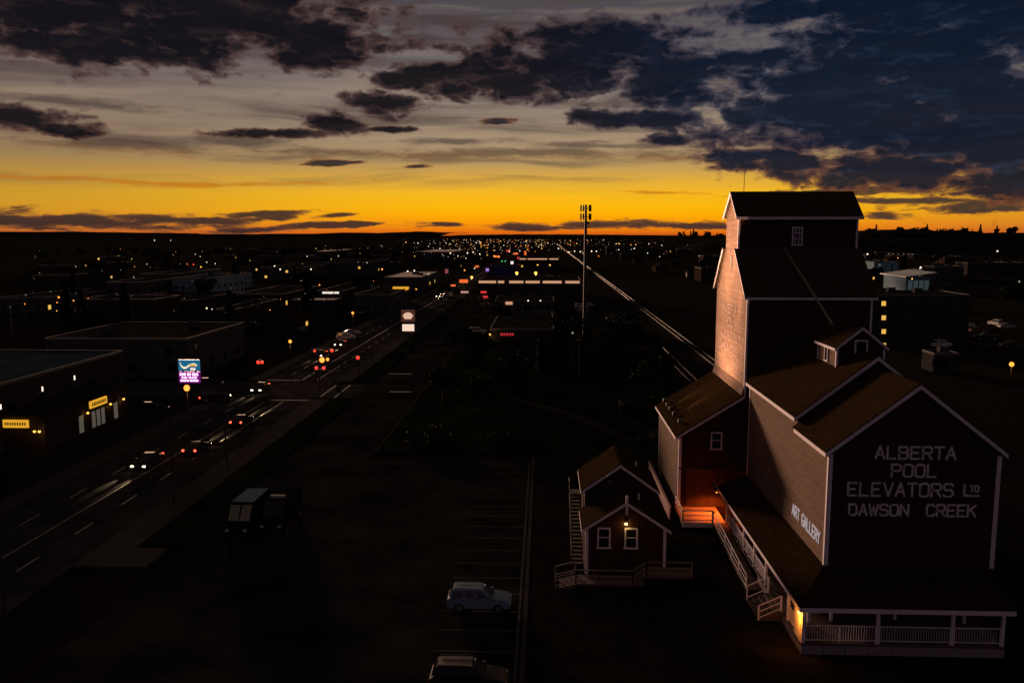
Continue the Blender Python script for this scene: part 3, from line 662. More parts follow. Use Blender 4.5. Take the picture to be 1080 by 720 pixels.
runs = [(-45.2, 91, -90, 'dark car with lit headlamps nearest the camera on the main street'), (-42.0, 112, 90, 'dark car with red tail lamps driving away short of the crossroads'), (-47.9, 137, -90, 'dark car with lit headlamps in the middle of the crossroads'),
        (-48.4, 177, -90, 'dark car with lit headlamps just beyond the crossroads lights'), (-45.0, 352, -90, 'small distant car with lit headlamps far up the main street'), (-48.6, 195, -90, 'dark car with lit headlamps following another past the crossroads'),
        (-42.0, 97, 90, 'dark car with red tail lamps following another towards the crossroads'), (-45.0, 366, -90, 'tiny distant car with lit headlamps second in line far up the street')]
beams(run)
for x, y, a, lb in runs: place(run, used, (x, y, -.1), R(a), lb, 'cars driving on the main street'); used = True
c = car('waiting_car', 'dark car with amber headlamps waiting beside the glowing motel sign', 'car', dark, 'suv', 'on'); c.location = (-52.4, 128.2, 0); c.rotation_euler = (0, 0, R(38)); beams(c, 1500)
# parked cars in lots
PC = {s: car('parked_car', '', 'car', p, st_) for s, p, st_ in (('silver sedan', silver, 'sedan'), ('white car', white, 'suv'), ('dark sedan', dark, 'sedan'), ('red car', red, 'sedan'), ('dark pickup', dark, 'pickup'))}
pu = {}
def park(kind, px, py, rz, label, group='cars parked in the lots'):
    p = at(px, py); o = place(PC[kind], pu.get(kind, False), (p.x, p.y, .0), R(rz), label, group); pu[kind] = True; return o
park('silver sedan', 503, 357, 5, 'silver sedan parked by the near corner of the lit strip mall')
park('white car', 504, 352, 5, 'white car parked behind the silver sedan at the strip mall corner')
for i, (kd, px, py, rz) in enumerate([('silver sedan', 1001, 345, 12), ('white car', 1018, 345, 5), ('dark sedan', 988, 352, 160), ('silver sedan', 1008, 355, 30), ('dark pickup', 1040, 358, 170), ('white car', 993, 366, 25), ('silver sedan', 1062, 346, 0), ('dark sedan', 1066, 366, 4), ('red car', 1030, 350, 12), ('white car', 1050, 343, 100)]):
    park(kd, px, py, rz, kd+' right of the elevator, '+['leftmost of the back row', 'second from left in the back row', 'at the left end of the middle row', 'slanted in the middle row', 'in the middle row near the frame edge', 'nearest the elevator roof', 'at the right end of the back row', 'nearest the lone orange lamp', 'alone in the row centre', 'turned end-on in the back row'][i], 'cars in the dark lot right of the elevator')
for i, (kd, px, py, rz) in enumerate([('white car', 365, 358, 20), ('silver sedan', 371, 353, 20), ('dark sedan', 318, 350, 80), ('silver sedan', 319, 344, 85), ('dark sedan', 309, 348, 85), ('white car', 284, 318, 10), ('silver sedan', 325, 322, 10), ('dark pickup', 265, 345, 15)]):
    park(kd, px, py, rz, kd+' left of the street, '+['front one of a pair at a corner lot', 'rear one of a pair at a corner lot', 'right one in a dim row behind the crossroads', 'end one of a dim row behind the crossroads', 'left one in a dim row behind the crossroads', 'before the low roofs', 'under the white shop lettering', 'beside the long low shop'][i], 'cars left of the main street')
for i, (kd, px, py, rz) in enumerate([('silver sedan', 470, 318, 85), ('white car', 474, 313, 85), ('dark sedan', 467, 324, 85), ('silver sedan', 488, 306, 85), ('red car', 510, 316, 0), ('red car', 513, 323, 0), ('white car', 530, 297, 0), ('silver sedan', 580, 292, 0), ('silver sedan', 600, 296, 0), ('white car', 613, 325, 0), ('silver sedan', 620, 323, 0), ('dark sedan', 616, 330, 0)]):
    park(kd, px, py, rz, kd+' near the strip mall, '+['middle of three at the kerb', 'farthest of three at the kerb', 'nearest of three at the kerb', 'beside the red lit board', 'farther red one by the storefronts', 'nearer red one by the storefronts', 'below the amber lamps', 'in the far lot centre', 'in the far lot at right', 'left one at the mast foot', 'right one at the mast foot', 'in front of the mast foot'][i], 'cars around the strip mall')
# two dark vans in the lot
def van(name, label, pm, strip):
    e = empty(name, label, 'van')
    MB().prism([(-1.05, 3.0, .4), (-1.05, -2.0, .4), (-1.05, -2.9, .45), (-1.05, -3.0, 1.25), (-1.05, -2.2, 1.45), (-1.05, -1.35, 2.75), (-1.05, 3.0, 2.8)], (2.1, 0, 0)).build('body', pm, e, bevel=.08, smooth=True)
    for s in (-1, 1):
        MB().prism([(s*.5-.44, -2.215, 1.49), (s*.5+.44, -2.215, 1.49), (s*.5+.42, -1.40, 2.66), (s*.5-.42, -1.40, 2.66)], (0, -.02, .012)).build('windscreen', mat('pale_screen', (.25, .25, .17), .15, .6, bump=0) if not strip else GLASS, e)
        MB().box(s*.78-.15, s*.78+.15, -3.03, -2.95, .8, 1.02).build('headlight', mat('lamp_lens', (.5, .5, .5)), e)
        MB().box(s*1.06-.01, s*1.06+.01, -1.6, -.5, 1.6, 2.3).build('side_window', GLASS, e)
        for y in (-1.95, 1.9):
            t = MB().tube((s*.95-.13, y, .38), (s*.95+.13, y, .38), .38, 18).build('wheel', RUBBER, e, smooth=True); MB().tube((s*1.08, y, .38), (s*1.09, y, .38), .22, 12).build('rim', ALLOY, t)
    if strip: MB().box(-.65, .65, -.9, -.6, 2.84, 3.02).build('roof_bar', PAINT, e)
    else: MB().box(-.98, .98, -1.1, 2.85, 2.803, 2.84).build('roof_panel', mat('pale_blue_panel', (.10, .17, .22), 1, 0), e)
    MB().box(-.9, .9, -3.06, -2.98, .45, .62).build('bumper', BLACKM, e)
    return e
p = at(262, 556); van('parked_van', 'dark van with pale roof panel parked on the empty lot at left', mat('van_black', (.014, .014, .015), 1, 0), False).location = (p.x, p.y, -.09)
p = at(297, 552); van('parked_van', 'black van with white bar across its roof beside the pale-roofed van', mat('van_black', (.014, .014, .015), 1, 0), True).location = (p.x, p.y, -.09)

# ================================================================ BUILDINGS
def bldg(name, label, cat, x0, x1, y0, y1, h, wm, rm=TARROOF, trim=PARAP, wins=0, lit=0, door=True, right=True, group=None, units=True):
    e = empty(name, label, cat, ((x0+x1)/2, y0, 0), 0, group); hx = (x1-x0)/2; D = y1-y0
    w = MB().box(-hx, hx, 0, D, -.1, h).build('wall', wm, e)
    r = MB().box(-hx+.3, hx-.3, .3, D-.3, h+.002, h+.12).build('roof', rm, e)
    k = MB(); t = .12; z0, z1 = h-.12, h+.28
    k.box(-hx-.03, hx+.03, -.03, t, z0, z1).box(-hx-.03, hx+.03, D-t, D+.03, z0, z1).box(-hx-.03, -hx+t, t, D-t, z0, z1).box(hx-t, hx+.03, t, D-t, z0, z1)
    k.build('parapet', trim, e)
    rnd = random.Random(int(x0*13+y0*7))
    if units:
        for i in range(rnd.randint(1, 3)):
            ux = rnd.uniform(-hx*.6, hx*.6); uy = D*rnd.uniform(.2, .8); MB().box(ux-.9, ux+.9, uy-.7, uy+.7, h+.12, h+1.2).build('roof_unit', STUC[2], r)
    rows = max(1, int(h//3.3))
    for j in range(rows):
        zc = 1.7+j*3.1
        for i in range(wins):
            xx = -hx+(i+.5)*2*hx/wins; gm = WINY if rnd.random() < lit else GLASS
            MB().box(xx-.7, xx+.7, -.05, -.004, zc-.65, zc+.75).build('window', gm, w)
        if right:
            for i in range(max(2, int(D//6))):
                yy = D*(i+.5)/max(2, int(D//6)); gm = WINY if rnd.random() < lit else GLASS
                MB().box(hx+.004, hx+.05, yy-.8, yy+.8, zc-.7, zc+.8).build('window', gm, w)
    if door: MB().box(-.55+hx*.3, .55+hx*.3, -.07, -.005, -.05, 2.2).build('door', BLACKM, w)
    return e
# the long two-storey block at the left with a shop row in front of it
b = bldg('long_block', 'long two-storey dark block with a bluish flat roof at the left edge', 'building', -112, -65.6, 58, 126, 8, STUC[0], BLUEROOF, wins=0, lit=0)
for y, z in ((104.5, 6.2), (112, 6.4), (96, 5.6)):
    o = MB().box(23.2, 23.45, y-58-.15, y-58+.15, z-.3, z+.3).build('wall_lamp', BLACKM, b); MB().box(23.451, 23.52, y-58-.1, y-58+.1, z-.35, z+.25).build('lamp_glass', E_['w'], o)
sh = empty('shop_row', 'single-storey shop row with yellow lit signs in front of the bluish-roofed block', 'shop', (-63, 96.7, 0))
w = MB().box(-2.55, 2.5, 0, 20.5, -.1, 4.4).build('wall', STUC[1], sh)
MB().box(-2.5, 2.9, -.5, 20.9, 4.402, 4.65).build('roof', TARROOF, sh)
for y0, y1 in ((7.2, 8.4), (10.3, 11.3), (11.5, 12.5), (12.7, 13.7), (16, 17.2)):
    f = MB().box(2.504, 2.56, y0, y1, .3, 2.7).build('shop_window', BLACKM, w); MB().box(2.562, 2.58, y0+.08, y1-.08, .4, 2.6).build('pane', emit('dim_shop_glow', (.8, .72, .55), .09), f)
sg = MB().box(2.505, 2.72, 10.0, 14.2, 3.1, 4.05).build('sign_box', SIGNY, w)
k = MB()
for i in range(9): k.box(2.722, 2.735, 10.35+i*.4, 10.6+i*.4, 3.35, 3.8)
k.build('sign_lettering', SIGNINK, sg)
sg = MB().box(-2.2, .9, -.72, -.505, 3.0, 3.95).build('sign_box', SIGNY, w)
k = MB()
for i in range(9): k.box(-1.95+i*.3, -1.78+i*.3, -.735, -.722, 3.3, 3.65)
k.build('sign_lettering', SIGNINK, sg)
for x, y, z in ((2.9, 8.9, 2.9), (2.9, 14.7, 2.9), (2.9, 18.3, 2.9), (2.3, -.8, 2.7), (1.7, -.8, 2.7)):
    o = MB().box(x-.12, x+.12, y-.08, y+.08, z, z+.2).build('wall_lamp', BLACKM, sh); MB().ball((x, y, z-.1), .17).build('bulb', E_['y'], o)
    lamp('lamp_light', 'POINT', (x+.15, y-.1, z-.3), 9, (1, .55, .2), o)
b = bldg('flat_roof_shop', 'dark flat-roofed shop with pale roof edges behind the glowing pylon sign', 'building', -92, -65.5, 143+6, 178, 7, STUC[2], TARROOF, wins=4, right=True)
b = bldg('blue_warehouse', 'wide pale blue warehouse standing beyond the flat roofs at left', 'building', *(lambda p, q: (p.x, q.x, p.y, p.y+40))(at(182, 316), at(222, 316)), 8.5, BLUEW, BLUEROOF, wins=5)
b = bldg('blue_warehouse', 'lower pale blue shed joined beyond the right end of the warehouse', 'building', *(lambda p, q: (p.x, q.x, p.y, p.y+30))(at(223, 306), at(243, 306)), 7, BLUEW, BLUEROOF, wins=2)
mids = [(113, 150, 320, 8, 'grey block with a row of windows left of the pale blue warehouse', 2), (150, 181, 311, 9, 'grey block behind another, left of the pale blue warehouse', 2), (120, 205, 333, 5, 'very long low dark building with a pale roof edge', 0), (0, 48, 330, 5, 'low dark building with pale roof edge by the orange lamps', 2), (66, 100, 343, 4, 'small dark shed with a white roof strip', 1),
        (228, 250, 345, 5, 'small brownish shop near the two white lamps', 1), (250, 300, 325, 5, 'dark low shop with bright roof glints left of the white lettering', 0), (335, 362, 321, 5, 'dark shop carrying white lettering under its gable', 0), (374, 412, 330, 6, 'dark shop with a pale flat canopy edge beside the street', 2),
        (405, 445, 306, 6, 'dark block with a grey roof behind the yellow lozenge sign', 2), (275, 320, 295, 7, 'dark block among trees left of the far street', 2), (340, 385, 290, 8, 'dark block with white roof lights in the far town', 2), (440, 478, 275, 9, 'long pale-roofed hall in the far left town', 2), (330, 343, 280, 12, 'small tall pale-roofed box in the far left town', 2)]
for xa, xb, yb, h, lb, si in mids:
    p, q = at(xa, yb), at(xb, yb); D = max(14, .16*p.y)
    bldg('town_building', lb, 'building', p.x, q.x, p.y, p.y+D, h, STUC[si], PALER if 'pale-roofed' in lb or 'grey roof' in lb else TARROOF, wins=4, lit=.04)
p, q = at(339, 322), at(359, 322)
o = MB().box(p.x+.6, q.x-2.4, p.y-.5, p.y-.12, 4.4, 5.1).box(q.x-2.0, q.x-.3, p.y-.5, p.y-.12, 4.4, 5.1).build('shop_sign', SIGNW); tag(o, 'white lit strip sign on the dark shop left of the main street', 'sign')
# strip mall
def mall(name, label, xa, xb, yb, h, D, fas, si=0, lit=.02):
    p, q = at(xa, yb), at(xb, yb)
    e = bldg(name, label, 'building', p.x, q.x, p.y, p.y+D, h, STUC[si], TARROOF, wins=6, lit=lit)
    hx = (q.x-p.x)/2
    for a, b_ in fas: MB().box(-hx+2*hx*a, -hx+2*hx*b_, -.35, -.03, h-1.15, h-.18).build('lit_fascia', FASC, e)
    return e
m1 = mall('strip_mall', 'nearest dark strip-mall block with an amber corner lamp and red lit lettering', 517, 584, 372, 5.2, 42, [], 0, 0)
hx = (at(584, 372).x-at(517, 372).x)/2
k = MB()
for i in range(5): k.box(-hx+2.3+i*.62, -hx+2.75+i*.62, -.12, -.035, 3.9, 4.45)
k.build('red_sign_letters', emit('neon_red', (1, .04, .06), .45), m1)
o = MB().box(-hx-.25, -hx+.05, -.5, -.1, 4.3, 4.5).build('wall_lamp', BLACKM, m1); MB().ball((-hx-.1, -.4, 4.1), .3).build('bulb', E_['y'], o)
lamp('lamp_light', 'POINT', (-hx-.6, -1.2, 3.9), 60, (1, .55, .12), o)
mall('strip_mall', 'long mall block with a broken peach lit fascia across the centre', 505, 612, 313, 7, 30, [(.0, .17), (.19, .25), (.30, .44), (.46, .60), (.63, .815), (.85, .99)], 1)
mall('strip_mall', 'far mall block with a thin peach lit fascia below the horizon lights', 547, 590, 283, 8, 40, [(.02, .18), (.22, .7), (.75, .97)], 1)
mall('strip_mall', 'low dark shop between the two lit mall blocks nearest the camera', 522, 584, 330, 4, 22, [(.18, .30)], 2)
p, q = at(526, 292), at(540, 292)
bldg('blue_front_shop', 'small shop with a dim blue fascia left of the mall lights', 'building', p.x-6, q.x+3, p.y, p.y+20, 7, mat('blue_fascia', (.02, .03, .16), .7), TARROOF, wins=3)
p = at(640, 350); bldg('lineside_hut', 'small dark gabled hut with one pale roof edge beside the railway', 'shed', p.x, p.x+7, p.y-8, p.y+4, 3.4, STUC[0], wins=1)
p = at(643, 366); bldg('lineside_hut', 'low dark hut with a faintly lit wall in front of the gabled one', 'shed', p.x, p.x+5.5, p.y, p.y+5, 2.6, STUC[1], wins=1)
# right side
ap = bldg('apartment_block', 'four-storey dark apartment block with a column of yellow stair windows', 'building', 76.5, 100, 200, 216, 11.9, STUC[0], wins=0, right=False)
for i, pz in enumerate((320, 335, 349.5, 364)):
    q = aty(932, pz, 200); MB().box(q.x-.5-88.25, q.x+.5-88.25, -.06, -.005, q.z-.55, q.z+.55).build('stair_window', WINY, ap)
p, q = at(921, 294), at(946, 294); bldg('blue_shed', 'pale blue-grey shed with roof lights at the elevator\'s right shoulder', 'shed', p.x, q.x, p.y, p.y+45, 10, BLUEW, BLUEROOF, wins=2)
p, q = at(955, 307), at(980, 307)
bb = empty('awning_store', 'store with a bright pale awning roof and glass front right of the elevator', 'shop', ((p.x+q.x)/2, p.y, 0)); hx = (q.x-p.x)/2
w = MB().box(-hx, hx, 0, 26, 0, 6.5).build('wall', BLUEW, bb)
MB().prism([(-hx-2, -4, 6.6), (hx+1, -4, 8.6), (hx+1, 26, 8.8), (-hx-2, 26, 6.8)], (0, 0, .4)).build('roof', mat('awning_white', (.6, .7, .75), .6), bb)
for i in range(4): f = MB().box(-hx+1+i*hx*.45, -hx+1+i*hx*.45+hx*.36, -.06, -.005, .6, 5).build('shop_window', emit('cool_shop_glow', (.5, .8, .85), .05), w)
for xa, xb, yb, h, lb in ((985, 1015, 296, 8, 'long low building with faint window row at far right'), (1020, 1060, 290, 8, 'dark hall below the wooded ridge at far right'), (984, 1010, 392, 3.4, 'low dark trailer by the dark lot at right'), (1062, 1080, 290, 8, 'dark block under the bright lamp at the right frame edge'), (640, 690, 268, 10, 'long dark hall beyond the railway under the wooded ridge')):
    p, q = at(xa, yb), at(xb, yb); bldg('town_building', lb, 'building', p.x, q.x, p.y, p.y+max(5, .03*p.y), h, STUC[0], wins=5, lit=.03)
# unlit blocks filling the far town
P1 = bldg('town_house', '', 'house', -6, 6, 0, 10, 4.5, STUC[0], PALER, wins=3, lit=.05, group='far')
P2 = bldg('town_house', '', 'house', -9, 9, 0, 14, 6.5, STUC[1], TARROOF, wins=4, lit=.05, group='far')
P3 = empty('gabled_house', '', 'house')
w_ = MB().prism([(-4.5, 0, 0), (4.5, 0, 0), (4.5, 0, 3), (0, 0, 5.6), (-4.5, 0, 3)], (0, 11, 0)).build('wall', STUC[1], P3)
r_ = MB()
r_.slab([(-4.9, -.4, 2.8), (0, -.4, 5.66), (0, 11.4, 5.66), (-4.9, 11.4, 2.8)], .15).slab([(4.9, 11.4, 2.8), (0, 11.4, 5.66), (0, -.4, 5.66), (4.9, -.4, 2.8)], .15)
r_ = r_.build('roof', SHING, P3); MB().box(1.5, 2.1, 6, 6.6, 3.5, 6.2).build('chimney', STUC[2], r_)
for x_ in (-2.2, 2.2): MB().box(x_-.6, x_+.6, -.06, -.005, 1.0, 2.2).build('window', GLASS, w_)
MB().box(-.45, .45, -.06, -.005, 0, 2.1).build('door', BLACKM, w_); MB().box(4.505, 4.56, 4, 5.3, 1.0, 2.2).build('window', WINY, w_)
rnd = random.Random(21); used = {}
spots = []
for gy_ in range(230, 1700, 62):
    for gx_ in list(range(-560, -66, 44))+list(range(90, 460, 48)):
        if rnd.random() < .42 and abs(gx_/gy_+.02) < .62: spots.append((gx_+rnd.uniform(-8, 8), gy_+rnd.uniform(-12, 12)))
rnd.shuffle(spots)
for x, y in spots[:120]:
    P = rnd.choice((P1, P2, P3, P3)); left = x < 0
    place(P, used.get(P.name, 0), (x, y, 0), R(rnd.choice((0, 0, 90, -90))+rnd.uniform(-2, 2)), ('dim flat-roofed house in the dark streets left of the main road' if left else 'dim flat-roofed house in the dark quarter right of the railway') if P is P1 else ('small gabled house in the dark streets left of the main road' if left else 'small gabled house in the dark quarter right of the railway') if P is P3 else ('dim two-storey block in the dark streets left of the main road' if left else 'dim two-storey block in the dark quarter right of the railway'),
          'unlit town buildings '+('left' if left else 'right')+(' low' if P is P1 else ' gabled' if P is P3 else ' tall'), (rnd.uniform(.8, 1.5), rnd.uniform(.8, 1.5), rnd.uniform(.85, 1.2))); used[P.name] = 1

# ================================================================ SIGNS AND POLES
def frame(p, x0, x1, z0, z1, name, m, parent, d=.25): return MB().box(x0, x1, -d, d, z0, z1).build(name, m, parent)
pz = at(201.5, 425) + Vector((0, 0, -1.35))
py_ = empty('pylon_sign', 'tall pylon sign with a blue lit panel above a pink message board', 'sign', pz, R(0))
MB().box(-1.1, -.85, -.12, .12, 0, 8.2).box(.85, 1.1, -.12, .12, 0, 8.2).build('posts', BLACKM, py_)
f = MB().box(-1.62, 1.62, -.22, .22, 4.6, 6.35).build('message_board', emit('board_violet', (.28, .01, .30), .5), py_)
pk = emit('led_pink', (1, .45, .95), 2.4)
k = MB()
for z, h, segs in ((5.72, .42, ((-1.45, -1.2), (-1.12, -.85), (-.8, -.5), (-.28, .05), (.12, .3), (.5, .75), (.82, 1.05), (1.12, 1.42))), (5.28, .26, ((-1.2, -.9), (-.82, -.3), (-.05, .35), (.45, .7), (.8, 1.2))), (4.82, .28, ((-1.4, -1.0), (-.95, -.5), (-.42, -.05), (.1, .5), (.55, .95), (1.0, 1.42)))):
    for a, b_ in segs: k.box(a, b_, -.25, -.221, z, z+h)
k.build('led_characters', pk, f)
f = MB().box(-1.62, 1.62, -.22, .22, 6.5, 8.2).build('top_panel', emit('panel_teal', (.01, .15, .30), .8), py_)
k = MB(); pts = [(-1.35, 7.75), (-1.15, 7.25), (-.8, 6.95), (-.35, 7.0), (0, 7.3), (.4, 7.45), (.85, 7.55), (1.3, 7.35)]
for (xa, za), (xb, zb_) in zip(pts, pts[1:]): k.prism([(xa, -.224, za-.16), (xb, -.224, zb_-.16), (xb, -.224, zb_+.16), (xa, -.224, za+.16)], (0, -.03, 0))
k.build('script_stroke', emit('script_cream', (1, .85, .55), 1.0), f)
MB().box(.25, 1.05, -.26, -.224, 6.62, 6.95).build('word_plate', SIGNW, f)
MB().box(.2, 1.15, -.262, -.256, 7.18, 7.5).build('gold_stroke', emit('script_gold', (.7, .4, .08), .9), f)
# lozenge sign on the right verge
p = at(431, 372); pp = empty('pole_sign', 'pole sign with a pale shield panel above a white board on the verge', 'sign', p)
z1 = aty(431, 333, p.y).z; z2 = aty(431, 345.5, p.y).z
MB().tube((0, 0, 0), (0, 0, z1), .14).build('post', BLACKM, pp)
s = MB().box(-1.5, 1.5, -.2, .2, z1-1.3, z1+1.3).build('shield_panel', emit('shield_dim', (.12, .035, .02), .5), pp)
MB().prism([(-1.2, -.205, z1+.1), (-.5, -.205, z1+.75), (.5, -.205, z1+.75), (1.2, -.205, z1+.1), (.7, -.205, z1-.7), (-.7, -.205, z1-.7)], (0, -.04, 0)).build('shield_mark', emit('shield_peach', (1, .6, .45), .75), s)
MB().box(-1.3, 1.3, -.2, .2, z2-.75, z2+.75).build('message_board', emit('board_peach', (1, .72, .55), .95), pp)
p = at(423, 322); pp = empty('pole_sign', 'yellow lit lozenge sign on a tall post across the far street', 'sign', p); z1 = aty(423, 304, p.y).z
MB().tube((0, 0, 0), (0, 0, z1), .2).build('post', BLACKM, pp)
MB().prism([(-3, -.25, z1+.6), (3, -.25, z1+.6), (3, -.25, z1-.3), (2, -.25, z1-.8), (-2, -.25, z1-.8), (-3, -.25, z1-.3)], (0, .5, 0)).build('lozenge_panel', SIGNY, pp)
def board(px, py, w, h, m, label, z=6.0):
    p = at(px, py, z); e = empty('lit_board', label, 'sign', (p.x, p.y, 0)); MB().tube((0, 0, 0), (0, 0, z), .15).build('post', BLACKM, e)
    s = p.y/F; MB().box(-w*s/2, w*s/2, -.2, .2, z-h*s/2, z+h*s/2).build('panel', m, e)
OR = emit('board_orange_red', (1, .16, .03), .95); RD = emit('board_red', (1, .05, .05), .7)
board(489, 296.5, 9, 3.5, OR, 'wide orange-red lit board at the kerb far up the street')
board(490, 308, 8, 2.2, emit('board_pink', (.8, .4, .35), .6), 'small pale pink lit board under the orange-red one'); board(510, 308, 6, 2.2, RD, 'small red lit board at the left end of the mall lights')
board(548, 272, 5, 2.2, RD, 'tiny red lit board close under the horizon'); board(554, 267, 2.2, 4, OR, 'tiny upright orange lit board close under the horizon'); board(514, 284.5, 3.2, 3, emit('board_violet_far', (.55, .3, 1), .7), 'tiny violet lit board on the far main street')
for bx_, by_, bw, bh, bm_, bl in ((478, 301, 5, 1.8, OR, 'narrow orange lit board left of the wide orange-red one'), (524, 270.5, 6, 1.8, OR, 'small orange lit strip where the main street meets the town lights'), (536, 264.5, 4, 1.8, RD, 'tiny red lit strip at the far end of the main street'), (544, 267.5, 5, 1.8, OR, 'tiny orange lit strip left of the upright orange board'), (503, 281, 4, 1.8, OR, 'small orange lit strip above the amber kerb lamp')):
    board(bx_, by_, bw, bh, bm_, bl)
board(540, 277, 3, 3, SIGNW, 'tiny white lit board left of the far mall fascia'); board(512, 313, 5, 2, RD, 'small red lit board by the parked red cars'); board(471, 286, 3.2, 4.5, emit('board_rose', (.5, .1, .13), .5), 'dim rose lit board left of the far street')
board(314, 402, 2.6, 0.8, PAINT, 'small unlit white plate on a post by the crossroads', 3.0) if False else None
# street lamps: unlit tall ones on the right kerb
lp = empty('street_lamp', '', 'street lamp')
MB().tube((0, 0, 0), (0, 0, 9.6), .11, 8, .07).build('pole', BLACKM, lp); MB().tube((0, 0, 9.5), (-1.8, 0, 10), .05, 6).build('arm', BLACKM, lp); MB().box(-2.4, -1.7, -.14, .14, 9.92, 10.06).build('lamp_head', BLACKM, lp)
used = False
for i, y in enumerate((52, 77.7, 91.4, 171.6, 215, 280, 345)):
    place(lp, used, (-36.2, y, 0), 0, ['nearest unlit lamp post at the lower kerb of the main street', 'unlit lamp post on the kerb left of the nearest bare lot', 'tall unlit lamp post on the kerb across from the glowing pylon sign', 'tall unlit lamp post on the verge beyond the crossroads', 'unlit lamp post on the verge behind the pale shield sign', 'unlit lamp post far up the verge by parked cars', 'farthest dark lamp post on the right kerb'][i], 'unlit lamp posts along the right kerb'); used = True
# signals
def signal(label, p, heads, arm=None):
    e = empty('traffic_signal', label, 'traffic signal', p); zt = max(h[1] for h in heads)+.6
    MB().tube((0, 0, 0), (0, 0, zt+.3), .1, 8, .08).build('pole', BLACKM, e)
    if arm: MB().tube((0, 0, zt), (arm, 0, zt+.25), .07, 6, .04).build('mast_arm', BLACKM, e)
    for x, z, on, r in heads:
        hd = MB().box(x-.2, x+.2, -.16, .16, z-.6, z+.6).build('signal_head', BLACKM, e)
        MB().ball((x, -.17, z+.36), .17*r).build('lit_lens', E_[on], hd); MB().tube((x, -.17, z), (x, -.15, z), .13).tube((x, -.17, z-.36), (x, -.15, z-.36), .13).build('dark_lens', GLASS, hd)
    return e
signal('traffic signal with amber and red lenses on the near right corner', at(337.5, 420), [(.55, 5.9, 'o', 2.6), (1.45, 6.0, 'o', 1.5), (-.4, 4.6, 'r', 1.7), (.8, 4.6, 'r', 1.7)], 1.6)
signal('short traffic signal with one red lens on the far right verge', at(378, 392), [(0, 2.4, 'r', 2.2)])
signal('traffic signal with two red lenses spread along its arm over the street', at(329, 398), [(.7, 4.6, 'r', 1.5), (3.9, 4.7, 'r', 1.9)], 4.2)
signal('traffic signal with a pair of red lenses on the left corner', at(275, 404), [(-.25, 3.4, 'r', 2.0), (.45, 3.4, 'r', 1.7)], .6)
o = MB().box(-.35, .35, -.3, .3, 0, 1.9).box(-.42, .42, -.36, .36, 1.9, 2.05).build('signal_cabinet', STUC[2]); o.location = at(357.5, 414); tag(o, 'grey signal cabinet with pale top on the near right corner', 'cabinet')
# cell mast
p = at(616.5, 352); zt = aty(616.7, 216, p.y).z
ms = empty('cell_mast', 'tall slim monopole mast with two tiers of antennas against the sunset', 'mast', p)
MB().tube((0, 0, 0), (0, 0, zt), .55, 12, .3).build('pole', BLACKM, ms)
for z in (zt-.9, zt-3.1):
    for a in (20, 90, 160, 240, 310):
        x, y = 1.35*math.cos(R(a)), 1.35*math.sin(R(a)); o = MB().tube((0, 0, z), (x, y, z), .07, 6).build('bracket', BLACKM, ms)
        MB().box(x-.2, x+.2, y-.12, y+.12, z-.85, z+.85).build('antenna_panel', BLACKM, o)
MB().box(.3, .9, -.2, .2, zt-4.9, zt-4.3).build('radio_box', BLACKM, ms)
p = at(610.5, 402); o = MB().tube((0, 0, 0), (0, 0, 7.4), .08, 8, .05).box(-.5, .5, -.12, .12, 7.4, 7.52).build('lamp_post', mat('grey_post', (.09, .09, .09), .6)); o.location = p; tag(o, 'thin grey unlit lamp post on the dark lawn before the mast', 'lamp post')
